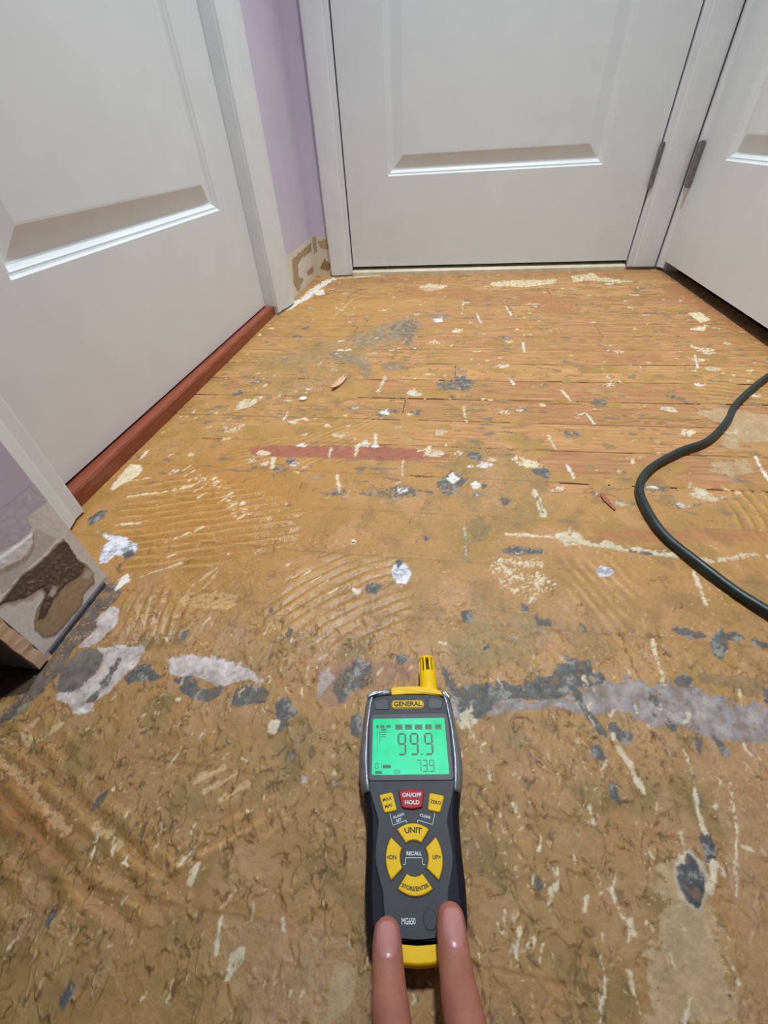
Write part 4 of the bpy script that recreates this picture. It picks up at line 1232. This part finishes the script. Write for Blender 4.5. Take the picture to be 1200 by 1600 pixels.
for ch, xa in (('9', -7.4), ('9', 0.5), ('9', 9.8)):
    bm = bmesh.new(); seg_digit(ch, xa, 51.0, 4.4, 12.2, 1.15, M['lcd_ink'], bm); bm_obj('digit', bm, M['lcd_ink'], scr)
bm = bmesh.new(); flat_rect(bm, 6.7, 50.5, 7.6, 51.4); bm_obj('decimal_point', bm, M['lcd_ink'], scr)
for ch, xa in (('7', 3.8), ('3', 7.6), ('9', 11.8)):
    bm = bmesh.new(); seg_digit(ch, xa, 41.4, 2.5, 6.2, 0.55, M['lcd_ink'], bm); bm_obj('digit', bm, M['lcd_ink'], scr)
bm = bmesh.new(); flat_rect(bm, 10.6, 41.1, 11.1, 41.6); bm_obj('decimal_point', bm, M['lcd_ink'], scr)
for ch, xa, w_ in (('0', -22.0, 1.7), ('1', -19.4, 1.2)):
    bm = bmesh.new(); seg_digit(ch, xa, 43.3, w_, 3.0, 0.42, M['lcd_ink'], bm); bm_obj('digit', bm, M['lcd_ink'], scr)
for (xa, ya, xb, yb_) in ((-9.2, 65.8, -4.4, 69.2), (-2.8, 65.8, 1.9, 69.1), (3.7, 65.7, 8.7, 69.0), (10.6, 65.7, 14.9, 69.0), (17.0, 65.9, 21.2, 68.9), (-22.0, 66.9, -19.9, 68.9), (-19.2, 66.9, -16.4, 68.9), (-15.2, 67.1, -12.2, 68.9), (-18.6, 65.4, -15.2, 66.6), (-22.0, 40.3, -17.9, 41.9), (-17.4, 43.3, -12.3, 45.3)):
    bm = bmesh.new()
    flat_rect(bm, xa, ya, xb, yb_); ic = bm_obj('icon', bm, M['lcd_ink'], scr)
    nb = max(2, int((xb-xa)/1.15)); bm = bmesh.new()
    for r_ in range(2):
        for k in range(nb):
            wv = (xb-xa)/nb; hv = (yb_-ya)/2
            vt_ = [bm.verts.new((px*MM, py*MM, (ZL+0.05)*MM)) for px, py in ((xa+wv*(k+0.28), ya+hv*(r_+0.3)), (xa+wv*(k+0.72), ya+hv*(r_+0.3)), (xa+wv*(k+0.72), ya+hv*(r_+0.72)), (xa+wv*(k+0.28), ya+hv*(r_+0.72)))]
            bm.faces.new(vt_)
    bm_obj('icon_mark', bm, M['lcd_faint'], ic)
bm = bmesh.new(); flat_rect(bm, -21.2, 52.6, -20.9, 65.0); bm_obj('scale_line', bm, M['lcd_ink'], scr)
for k in range(9):
    yv = 64.4-k*1.42; bm = bmesh.new()
    flat_rect(bm, -19.9, yv-0.26, -14.9+(-3.2 if k > 2 else 0)+(-0.25*k), yv+0.26); bm_obj('scale_bar', bm, M['lcd_ink'], scr)
bm = bmesh.new()
for a in range(16):
    a0, a1 = 2*math.pi*a/16, 2*math.pi*(a+1)/16
    vt_ = [bm.verts.new(((-8.6+r*1.5*math.cos(t))*MM, (41.35+r*math.sin(t))*MM, (ZL+0.02)*MM)) for r, t in ((1.3, a0), (1.3, a1), (1.05, a1), (1.05, a0))]
    bm.faces.new(vt_)
bm_obj('icon', bm, M['lcd_ink'], scr)
bm = bmesh.new(); flat_rect(bm, -9.5, 41.0, -8.9, 41.9); flat_rect(bm, -8.3, 40.8, -7.7, 41.7); bm_obj('icon_mark', bm, M['lcd_ink'], scr)

# keys
ZK = ZF+1.1
k = key('key', round_poly([(-19.4, 29.2), (-11.5, 30.6), (-8.9, 21.5), (-16.2, 20.2)], 1.2), ZF-0.2, ZK, M['m_key'], meter, 0.6)
text_mesh('lettering', 'MAX', 2.5, (-14.6, 27.0, ZK+0.03), M['ink_dark'], k, math.radians(11), 0.06)
text_mesh('lettering', 'MIN', 2.5, (-13.8, 23.6, ZK+0.03), M['ink_dark'], k, math.radians(11), 0.06)
k = key('key', round_poly([(19.3, 28.5), (10.6, 30.1), (9.0, 21.5), (15.9, 20.2)], 1.2), ZF-0.2, ZK, M['m_key'], meter, 0.6)
text_mesh('lettering', 'ZERO', 2.5, (13.8, 25.2, ZK+0.03), M['ink_dark'], k, math.radians(-9), 0.07)
k = key('power_key', round_poly([(-8.0, 31.2), (0, 32.2), (7.7, 31.4), (6.0, 22.8), (0, 21.8), (-6.0, 22.6)], 1.2), ZF-0.2, ZK+0.2, M['m_red'], meter, 0.6)
k['label'] = 'red rounded power key'
text_mesh('lettering', 'ON/OFF', 2.8, (0.0, 28.9, ZK+0.23), M['ink_white'], k, 0, 0.07, sx=1.12)
text_mesh('lettering', 'HOLD', 2.8, (0.1, 25.2, ZK+0.23), M['ink_white'], k, 0, 0.08, sx=1.12)
def sector(mid_a, ro=15.4, ri=7.7, ho=36.0, hi=33.0):
    p = []
    for i in range(13):
        a = math.radians(mid_a-ho+2*ho*i/12); p.append((ro*math.cos(a), ro*math.sin(a)))
    for i in range(9):
        a = math.radians(mid_a+hi-2*hi*i/8); p.append((ri*math.cos(a), ri*math.sin(a)))
    return p
for ma, txt in ((90, 'UNIT'), (180, '<DN'), (0, 'UP>'), (270, 'STORE/ENTER')):
    rim = key('key_surround', offset_poly(sector(ma), -0.5), ZF-0.2, ZF+0.25, M['ink_dark'], meter, 0.1)
    k = key('arc_key', sector(ma), ZF-0.2, ZK, M['m_key'], meter, 0.6)
    if ma == 90: text_mesh('lettering', txt, 3.6, (0, 12.1, ZK+0.03), M['ink_dark'], k, 0, 0.12, arc=26, sx=1.15)
    if ma == 180: text_mesh('lettering', txt, 2.6, (-12.2, 0.2, ZK+0.03), M['ink_dark'], k, 0, 0.08)
    if ma == 0: text_mesh('lettering', txt, 2.6, (12.2, 0.2, ZK+0.03), M['ink_dark'], k, 0, 0.08)
    if ma == 270: text_mesh('lettering', txt, 2.3, (0, -12.6, ZK+0.03), M['ink_dark'], k, 0, 0.09, arc=-16)
text_mesh('lettering', 'RECALL', 2.3, (0, 2.0, ZF+0.03), M['ink_white'], meter, 0, 0.06, sx=1.05)
text_mesh('lettering', 'ALARM', 1.9, (-8.0, 19.0, ZF+0.03), M['ink_white'], meter, math.radians(15), 0.04, sx=1.1)
text_mesh('lettering', 'SET', 1.9, (-7.9, 16.9, ZF+0.03), M['ink_white'], meter, math.radians(15), 0.04, sx=1.1)
text_mesh('lettering', 'CLEAR', 1.9, (7.3, 18.7, ZF+0.03), M['ink_white'], meter, math.radians(-13), 0.04, sx=1.1)
text_mesh('lettering', 'MG650', 3.3, (-4.0, -24.6, ZF+0.03), M['ink_white'], meter, 0, 0.05, sx=0.72)
def hair(name, pts, w, mat, parent, z=ZF+0.02):
    V = []; Fc = []
    for i in range(len(pts)-1):
        a = Vector(pts[i]); b = Vector(pts[i+1]); d = (b-a).normalized(); n_ = Vector((-d.y, d.x))*w/2
        a = a-d*w/2; b = b+d*w/2
        q = len(V); V += [((p.x)*MM, (p.y)*MM, z*MM) for p in (a+n_, b+n_, b-n_, a-n_)]; Fc.append((q, q+1, q+2, q+3))
    return mesh_obj(name, V, Fc, mat, parent)
hair('print_line', [(-5.8, -2.6), (-4.7, -2.6), (-4.7, 0.2), (4.5, 0.2), (4.5, -2.6), (5.6, -2.6)], 0.28, M['ink_white'], meter)
hair('print_line', [(-13.0, 20.0), (-11.4, 14.6), (-3.6, 17.0), (-3.5, 15.8)], 0.26, M['ink_white'], meter)
hair('print_line', [(13.0, 20.2), (11.2, 14.9), (2.9, 17.0), (2.8, 15.8)], 0.26, M['ink_white'], meter)
lens = [(6.9+3.4*math.cos(2*math.pi*i/28), -23.9+3.8*math.sin(2*math.pi*i/28)) for i in range(28)]
key('indicator_rim', offset_poly(lens, -0.35), ZF-0.2, ZF+0.06, M['ink_dark'], meter, 0.03)
key('indicator_window', lens, ZF-0.2, ZF+0.25, M['m_grey'], meter, 0.2)

# ------------------------------------------------------------------ the black-green cable
pc = [(0.80, 0.95), (0.66, 0.84), (0.5263, 0.7357), (0.4738, 0.683), (0.413, 0.6147), (0.3785, 0.5625), (0.3349, 0.512), (0.2905, 0.4828), (0.2505, 0.4502), (0.2265, 0.4171),
      (0.2185, 0.3823), (0.2219, 0.3374), (0.2383, 0.2998), (0.258, 0.2676), (0.2768, 0.2427), (0.30, 0.215), (0.335, 0.165), (0.36, 0.09), (0.37, -0.02), (0.35, -0.2), (0.36, -0.45), (0.42, -0.8)]
pc = [p for p in pc if p[0] < 0.56]
def catmull(P, n=10):
    out = []
    for i in range(len(P)-1):
        p0 = Vector(P[max(i-1, 0)]); p1 = Vector(P[i]); p2 = Vector(P[i+1]); p3 = Vector(P[min(i+2, len(P)-1)])
        for k in range(n):
            t = k/n
            out.append(0.5*((2*p1)+(-p0+p2)*t+(2*p0-5*p1+4*p2-p3)*t*t+(-p0+3*p1-3*p2+p3)*t**3))
    out.append(Vector(P[-1])); return out
def tube(name, pts, r, mat, parent=None, seg=14):
    V = []; Fc = []
    for i, p in enumerate(pts):
        d = (pts[min(i+1, len(pts)-1)]-pts[max(i-1, 0)]).normalized()
        s_ = d.cross(Vector((0, 0, 1))).normalized(); u_ = s_.cross(d)
        rr_ = r(i) if callable(r) else r
        V += [tuple(p+s_*rr_*math.cos(2*math.pi*k/seg)+u_*rr_*math.sin(2*math.pi*k/seg)) for k in range(seg)]
    for i in range(len(pts)-1):
        for k in range(seg):
            Fc.append((i*seg+k, i*seg+(k+1) % seg, (i+1)*seg+(k+1) % seg, (i+1)*seg+k))
    Fc += [tuple(range(seg)), tuple(range((len(pts)-1)*seg, len(pts)*seg))]
    return mesh_obj(name, V, Fc, mat, parent, True)
pts3 = [Vector((p.x, p.y, 0.0062+0.0005*math.sin(i*0.35))) for i, p in enumerate(catmull([(0.556, 0.768)]+pc))]
cb = tube('power_cable', pts3, 0.0044, M['cable'])
tag(cb, 'dark green rubber power cable curving over the boards on the right', 'cable')

# ------------------------------------------------------------------ loose chips on the floor
def chip(name, loc, pts, th, curl, mat, label, cat, rz=0):
    n = len(pts); V = []
    for s_ in (0, 1):
        for (a, b) in pts:
            V.append((a*MM, b*MM, (s_*th+curl*(b/10.0)**2)*MM))
    cxx = sum(p[0] for p in pts)/n; cyy = sum(p[1] for p in pts)/n
    V += [(cxx*MM, cyy*MM, curl*0.1*MM), (cxx*MM, cyy*MM, (th*1.5)*MM)]
    Fc = [(i, (i+1) % n, n+(i+1) % n, n+i) for i in range(n)]
    Fc += [(i, (i+1) % n, 2*n) for i in range(n)]+[(n+i, n+(i+1) % n, 2*n+1) for i in range(n)]
    o = mesh_obj(name, V, Fc, mat)
    o.location = loc; o.rotation_euler = (0, 0, rz)
    tag(o, label, cat); return o
m_wood = mat_noise('pale_wood_chip', (196, 150, 118), (218, 176, 146), 0.7, 300, 0.3, 900)
m_white = mat_noise('white_plaster_crumb', (232, 230, 222), (242, 240, 234), 0.8, 300, 0.3, 900)
m_redc = mat_noise('red_brown_chip', (140, 84, 62), (160, 100, 76), 0.6, 300, 0.3, 900)
chip('wood_chip', (-0.1897, 0.6707, 0.0016), [(-4, -29), (1, -25), (5, -10), (7, 4), (8, 22), (4, 16), (2, 29), (-1, 19), (-5, 12), (-7, -6)], 1.8, 0.5, m_wood, 'pale pinkish wood chip lying on the boards before the back door', 'wood chip', -0.12)
chip('plaster_crumb', (-0.2372, 0.6099, 0.0012), [(-5, -4), (0, -6), (5, -3), (6, 2), (2, 6), (-3, 5), (-6, 1)], 2.2, 0.1, m_white, 'small white plaster crumb left of the pale wood chip', 'plaster crumb')
chip('paint_chip', (0.1834, 0.3841, 0.0012), [(-1.5, -15), (1.5, -14), (2.5, -4), (3.2, 6), (1.6, 15), (-1.0, 11), (-2.6, 2)], 0.8, 0.15, m_redc, 'thin red brown paint sliver left of the cable bend', 'paint chip', 0.35)
chip('plaster_crumb', (-0.091, 0.2964, 0.0020), [(-1.6, -1.2), (0.4, -2.0), (1.9, -0.6), (1.5, 1.4), (-0.6, 1.9)], 1.2, 0.1, m_white, 'tiny white plaster crumb on the ochre adhesive above the meter', 'plaster crumb')
# ------------------------------------------------------------------ the hand holding the meter down
def skin_material():
    m, N, L, b = new_mat('skin')
    tc = N.new('ShaderNodeTexCoord')
    nz = N.new('ShaderNodeTexNoise'); nz.inputs['Scale'].default_value = 90; nz.inputs['Detail'].default_value = 5
    L.new(tc.outputs['Object'], nz.inputs['Vector'])
    rp = N.new('ShaderNodeValToRGB')
    rp.color_ramp.elements[0].position = 0.3; rp.color_ramp.elements[1].position = 0.7
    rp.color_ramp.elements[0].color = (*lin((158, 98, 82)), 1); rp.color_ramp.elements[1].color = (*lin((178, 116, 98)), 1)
    L.new(nz.outputs['Fac'], rp.inputs['Fac']); L.new(rp.outputs['Color'], b.inputs['Base Color'])
    b.inputs['Roughness'].default_value = 0.55
    b.inputs['Subsurface Weight'].default_value = 0.12
    b.inputs['Subsurface Radius'].default_value = (0.006, 0.002, 0.001)
    b.inputs['Subsurface Scale'].default_value = 0.5
    mp = N.new('ShaderNodeMapping'); mp.inputs['Scale'].default_value = (1, 3.0, 1)
    L.new(tc.outputs['Object'], mp.inputs['Vector'])
    n2 = N.new('ShaderNodeTexVoronoi'); n2.inputs['Scale'].default_value = 700
    L.new(mp.outputs['Vector'], n2.inputs['Vector'])
    bp = N.new('ShaderNodeBump'); bp.inputs['Strength'].default_value = 0.18; bp.inputs['Distance'].default_value = 0.0004
    L.new(n2.outputs['Distance'], bp.inputs['Height']); L.new(bp.outputs['Normal'], b.inputs['Normal'])
    return m
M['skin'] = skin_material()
M['nail'] = mat_noise('finger_nail', (184, 124, 120), (194, 136, 132), 0.3, 120, 0.05, 400)
M['sleeve'] = mat_noise('dark_sleeve_cloth', (44, 50, 64), (58, 64, 80), 0.85, 200, 0.6, 900)

def chain(bm, pts, up_hint, seg=24):
    """round, slightly flattened limb: pts = list of (pos mm, half width, half height)"""
    P_ = [Vector(p[0]) for p in pts]
    # resample smoothly
    dense = []; n = len(P_)
    for i in range(n-1):
        p0 = P_[max(i-1, 0)]; p1 = P_[i]; p2 = P_[i+1]; p3 = P_[min(i+2, n-1)]
        for k_ in range(8):
            t = k_/8
            q = 0.5*((2*p1)+(-p0+p2)*t+(2*p0-5*p1+4*p2-p3)*t*t+(-p0+3*p1-3*p2+p3)*t**3)
            s_ = t*t*(3-2*t)
            dense.append((q, pts[i][1]*(1-s_)+pts[i+1][1]*s_, pts[i][2]*(1-s_)+pts[i+1][2]*s_))
    dense.append((P_[-1], pts[-1][1], pts[-1][2]))
    # rounded tip
    rings = []
    d0 = (dense[0][0]-dense[1][0]).normalized()
    w0, h0 = dense[0][1], dense[0][2]
    for a in (86, 70, 52, 34, 17):
        f_ = math.radians(a)
        rings.append((dense[0][0]+d0*w0*0.95*math.sin(f_), w0*math.cos(f_), h0*math.cos(f_)))
    rings += dense
    vr = []
    for i, (p, w, h_) in enumerate(rings):
        a_ = rings[max(i-1, 0)][0]; b_ = rings[min(i+1, len(rings)-1)][0]
        d = (b_-a_).normalized(); s_ = d.cross(up_hint).normalized(); u_ = s_.cross(d)
        vr.append([bm.verts.new((p+s_*w*math.cos(2*math.pi*k_/seg)+u_*h_*math.sin(2*math.pi*k_/seg))*MM) for k_ in range(seg)])
    for i in range(len(vr)-1):
        for k_ in range(seg):
            bm.faces.new((vr[i][k_], vr[i][(k_+1) % seg], vr[i+1][(k_+1) % seg], vr[i+1][k_]))
    bm.faces.new(vr[0]); bm.faces.new(list(reversed(vr[-1])))

UP = Vector((0, 0, 1))
bm = bmesh.new()
Z0 = 28.0                           # face of the meter above the floor, mm
FI = [((-14.6, 10.5, Z0+5.6), 6.7, 5.4), ((-13.8, 5.0, Z0+6.8), 7.3, 6.3), ((-11.6, -5.0, Z0+9.8), 7.6, 6.9), ((-9.8, -12.0, Z0+13.0), 8.2, 7.6), ((-7.2, -21.0, Z0+18.4), 8.2, 7.7),
      ((-4.2, -33.0, Z0+25.0), 9.2, 8.9), ((-0.2, -50.0, Z0+32.0), 9.0, 8.7), ((6.5, -72.0, Z0+37.0), 10.0, 10.0), ((11, -88.0, Z0+38.0), 10.5, 10.5)]
FM = [((15.6, 19.8, Z0+5.6), 6.9, 5.5), ((16.4, 13.0, Z0+6.9), 7.5, 6.4), ((18.4, 1.5, Z0+10.2), 7.9, 7.1), ((20.0, -6.0, Z0+13.8), 8.6, 8.0), ((22.6, -15.0, Z0+19.2), 8.9, 8.4),
      ((25.8, -27.0, Z0+26.5), 9.9, 9.6), ((30.0, -47.0, Z0+34.0), 9.4, 9.2), ((34.5, -72.0, Z0+39.0), 10.2, 10.2), ((37, -90.0, Z0+40.0), 10.5, 10.5)]
chain(bm, FI, UP); chain(bm, FM, UP)
# ring and little finger folded under the palm
FR = [((42, -62, Z0+6), 6.6, 6.0), ((45, -52, Z0+6), 7.6, 7.0), ((49, -40, Z0+12), 8.0, 7.6), ((51, -32, Z0+24), 9.0, 8.6), ((52, -44, Z0+34), 8.8, 8.6), ((54, -70, Z0+37), 9.6, 9.8), ((56, -88, Z0+38), 10, 10)]
FP = [((57, -72, Z0+3), 5.8, 5.4), ((61, -62, Z0+3), 6.6, 6.2), ((66, -53, Z0+9), 7.0, 6.6), ((69, -47, Z0+20), 7.8, 7.4), ((71, -58, Z0+28), 7.6, 7.4), ((72, -78, Z0+31), 8.8, 9.0), ((73, -92, Z0+32), 9, 9)]
chain(bm, FR, Vector((1, 0, 0.3))); chain(bm, FP, Vector((1, 0, 0.3)))
# thumb leaving the side of the palm
FT = [((-22, -62, Z0-8), 7.6, 6.4), ((-19, -72, Z0-4), 8.6, 7.6), ((-13, -86, Z0+6), 9.2, 8.6), ((-5, -104, Z0+16), 11.5, 11), ((8, -128, Z0+26), 14, 13), ((20, -150, Z0+33), 14, 13)]
chain(bm, FT, UP)
# palm and wrist, forearm
PL_ = [((37, -76, Z0+33), 35, 10.5), ((36, -95, Z0+33), 39, 13), ((36, -120, Z0+35), 37.5, 15), ((38, -143, Z0+40), 32, 16), ((40, -160, Z0+48), 27.5, 17.5), ((43, -175, Z0+60), 26.5, 20), ((50, -195, Z0+90), 28, 25), ((66, -222, Z0+150), 34, 32), ((84, -248, Z0+215), 40, 38), ((100, -268, Z0+270), 42, 41)]
chain(bm, PL_, UP, 40)
me = bpy.data.meshes.new('hand'); bmesh.ops.recalc_face_normals(bm, faces=bm.faces); bm.to_mesh(me); bm.free()
tmp = bpy.data.objects.new('hand_tmp', me); COL.objects.link(tmp)
rm = tmp.modifiers.new('remesh', 'REMESH'); rm.mode = 'VOXEL'; rm.voxel_size = 0.0011
sm = tmp.modifiers.new('smooth', 'SMOOTH'); sm.factor = 0.5; sm.iterations = 6
dg = bpy.context.evaluated_depsgraph_get()
me2 = bpy.data.meshes.new_from_object(tmp.evaluated_get(dg)); me2.name = 'arm_skin'
bpy.data.objects.remove(tmp)
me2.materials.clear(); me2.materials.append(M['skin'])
me2.polygons.foreach_set('use_smooth', [True]*len(me2.polygons))
person = empty('person', (0.04, -0.15, 0))
tag(person, 'reaching hand with two fingertips pressing on the lower end of the meter', 'person')
hand = bpy.data.objects.new('hand', me2); COL.objects.link(hand); hand.parent = person; hand.matrix_parent_inverse = Matrix.Translation((-0.04, 0.15, 0))
print('hand polys', len(me2.polygons))

# nails: curved plates on the backs of the two fingertips
from mathutils.bvhtree import BVHTree
bvh = BVHTree.FromPolygons([v.co.copy() for v in me2.vertices], [tuple(p.vertices) for p in me2.polygons])
def nail(center, dirv, w, l, tilt):
    """project an outlined plate on the finger from above along -tilt"""
    d = Vector(dirv).normalized(); t_ = Vector(tilt).normalized(); s_ = d.cross(t_).normalized()
    V = []; Fc = []; nu, nw = 14, 12
    for i in range(nu+1):
        a = -1+2*i/nu
        for j in range(nw+1):
            b = -1+2*j/nw
            # rounded free edge and rounded cuticle
            r_ = 1-abs(a)**3.4*0.42
            if a < 0: r_ = 1-abs(a)**4*0.5
            off = d*(a*l/2)+s_*(b*r_*w/2)
            o0 = (Vector(center)+off)*MM+t_*0.02
            hit, nn, ii, dd = bvh.ray_cast(o0, -t_)
            if hit is None: hit = Vector(center)*MM+off*MM
            edge = min(1-abs(a), (1-abs(b)))
            lift = 0.00042*min(1, edge*5)+0.00002
            V.append(hit+t_*lift)
    for i in range(nu):
        for j in range(nw):
            q = i*(nw+1)+j; Fc.append((q, q+1, q+nw+2, q+nw+1))
    o = mesh_obj('nail', V, Fc, M['nail'], hand, True)
    return o
nail((-14.2, 8.0, Z0+11), (-0.15, 1.0, -0.22), 9.8, 13.0, (0.0, 0.22, 1.0))
nail((16.9, 16.4, Z0+11), (-0.12, 1.0, -0.22), 9.8, 14.5, (0.16, 0.22, 1.0))
# the rest of the kneeling person, unseen, added to complete the body and shade the near floor: jacket, trousers, shoes, head and hair
M['jacket'] = mat_noise('dark_blue_jacket', (44, 50, 64), (58, 64, 80), 0.85, 200, 0.6, 900)
M['denim'] = mat_noise('blue_jeans', (58, 72, 100), (76, 92, 122), 0.85, 160, 0.6, 900)
M['shoe'] = mat_noise('brown_shoe', (84, 60, 44), (104, 76, 56), 0.6, 120, 0.3, 500)
M['hair'] = mat_noise('brown_hair', (60, 42, 30), (86, 62, 44), 0.6, 30, 0.6, 300, stretch=(8, 8, 1))
M['eye'] = mat_noise('eye_white', (230, 228, 224), (236, 234, 230), 0.2, 100)
def blob(name, chains, mat, voxel, smooth_it=5, ell=()):
    bm = bmesh.new()
    for c_, up_ in chains: chain(bm, c_, Vector(up_), 28)
    for cen, rad in ell:
        bmesh.ops.create_uvsphere(bm, u_segments=24, v_segments=16, radius=1.0, matrix=Matrix.Translation(Vector(cen)*MM) @ Matrix.Diagonal((rad[0]*MM, rad[1]*MM, rad[2]*MM, 1)))
    bmesh.ops.recalc_face_normals(bm, faces=bm.faces)
    me = bpy.data.meshes.new(name); bm.to_mesh(me); bm.free()
    t_ = bpy.data.objects.new('tmp_blob', me); COL.objects.link(t_)
    r_ = t_.modifiers.new('remesh', 'REMESH'); r_.mode = 'VOXEL'; r_.voxel_size = voxel
    s_ = t_.modifiers.new('smooth', 'SMOOTH'); s_.factor = 0.5; s_.iterations = smooth_it
    dg = bpy.context.evaluated_depsgraph_get()
    m2 = bpy.data.meshes.new_from_object(t_.evaluated_get(dg)); m2.name = name
    bpy.data.objects.remove(t_)
    m2.materials.clear(); m2.materials.append(mat); m2.polygons.foreach_set('use_smooth', [True]*len(m2.polygons))
    o = bpy.data.objects.new(name, m2); COL.objects.link(o); o.parent = person; o.matrix_parent_inverse = Matrix.Translation((-0.04, 0.15, 0))
    return o
blob('jacket', [
    ([((0, -345, 740), 62, 60), ((0, -365, 690), 165, 85), ((0, -400, 640), 195, 105), ((0, -470, 560), 185, 120), ((0, -560, 470), 170, 120), ((0, -610, 400), 180, 125)], (0, 1, 0)),
    ([((70, -227, 190), 40, 38), ((84, -248, 243), 46, 44), ((102, -270, 300), 50, 48), ((125, -285, 370), 52, 50), ((150, -315, 500), 58, 56), ((165, -350, 620), 66, 64), ((120, -375, 680), 70, 70)], (0, 1, 0)),
    ([((-150, -330, 200), 40, 38), ((-185, -390, 260), 46, 44), ((-225, -450, 330), 50, 48), ((-215, -430, 420), 54, 52), ((-190, -395, 540), 60, 58), ((-165, -360, 630), 66, 64), ((-120, -375, 680), 70, 70)], (0, 1, 0)),
], M['jacket'], 0.006)
blob('trousers', [
    ([((-110, -630, 410), 90, 100), ((0, -640, 400), 130, 115), ((110, -630, 410), 90, 100)], (0, 0, 1)),
    ([((95, -620, 390), 95, 95), ((150, -500, 250), 82, 82), ((170, -390, 90), 68, 68)], (0, 1, 0)),
    ([((170, -385, 75), 64, 64), ((160, -520, 72), 60, 60), ((145, -690, 66), 50, 50), ((140, -790, 62), 48, 48)], (0, 0, 1)),
    ([((-95, -620, 390), 95, 95), ((-150, -500, 250), 82, 82), ((-170, -390, 90), 68, 68)], (0, 1, 0)),
    ([((-170, -385, 75), 64, 64), ((-160, -520, 72), 60, 60), ((-145, -690, 66), 50, 50), ((-140, -790, 62), 48, 48)], (0, 0, 1)),
], M['denim'], 0.007)
for sx_ in (-1, 1):
    blob('shoe', [([((sx_*135, -800, 95), 42, 40), ((sx_*135, -850, 85), 44, 46), ((sx_*138, -880, 40), 46, 30)], (0, 0, 1)),
                  ([((sx_*138, -760, 40), 40, 26), ((sx_*138, -830, 45), 44, 36), ((sx_*138, -885, 60), 42, 44)], (0, 0, 1))], M['shoe'], 0.005)
# left hand resting on the thigh
blob('hand', [([((-128, -290, 168), 34, 14), ((-135, -310, 185), 38, 16), ((-148, -330, 205), 30, 18), ((-170, -365, 240), 32, 30)], (0, -0.6, 0.8)),
              ([((-100, -230, 118), 7, 7), ((-108, -250, 138), 8, 8), ((-118, -280, 160), 9, 9)], (0, 0, 1)), ([((-116, -222, 112), 7.5, 7), ((-122, -248, 136), 8.5, 8), ((-130, -282, 162), 9.5, 9)], (0, 0, 1)),
              ([((-134, -226, 114), 7, 7), ((-138, -250, 138), 8, 8), ((-144, -284, 164), 9, 9)], (0, 0, 1)), ([((-152, -238, 122), 6, 6), ((-154, -258, 142), 7, 7), ((-156, -288, 168), 8, 8)], (0, 0, 1)),
              ([((-88, -278, 150), 8, 7), ((-98, -295, 166), 9, 9), ((-120, -318, 186), 11, 11)], (0, 0, 1))], M['skin'], 0.003)
# head bowed forward over the floor
head = blob('head', [([((0, -345, 705), 56, 58), ((0, -320, 760), 56, 60), ((0, -290, 800), 58, 66)], (0, 1, 0))], M['skin'], 0.003, 4,
     ell=[((0, -262, 858), (76, 96, 98)), ((0, -225, 800), (56, 60, 52)), ((0, -158, 812), (13, 18, 24)), ((0, -170, 840), (9, 12, 26)), ((77, -272, 838), (9, 20, 31)), ((-77, -272, 838), (9, 20, 31)), ((0, -180, 778), (24, 12, 7)), ((0, -182, 766), (20, 12, 7))])
for sx_ in (-1, 1):
    bm = bmesh.new(); bmesh.ops.create_uvsphere(bm, u_segments=16, v_segments=10, radius=0.0125, matrix=Matrix.Translation((sx_*0.031, -0.178, 0.848)))
    o = bm_obj('eye', bm, M['eye'], head, True)
blob('hair', [([((0, -330, 800), 72, 40), ((0, -345, 850), 80, 50)], (0, 1, 0))], M['hair'], 0.005, 3, ell=[((0, -278, 884), (83, 98, 88)), ((0, -318, 850), (80, 66, 86))])
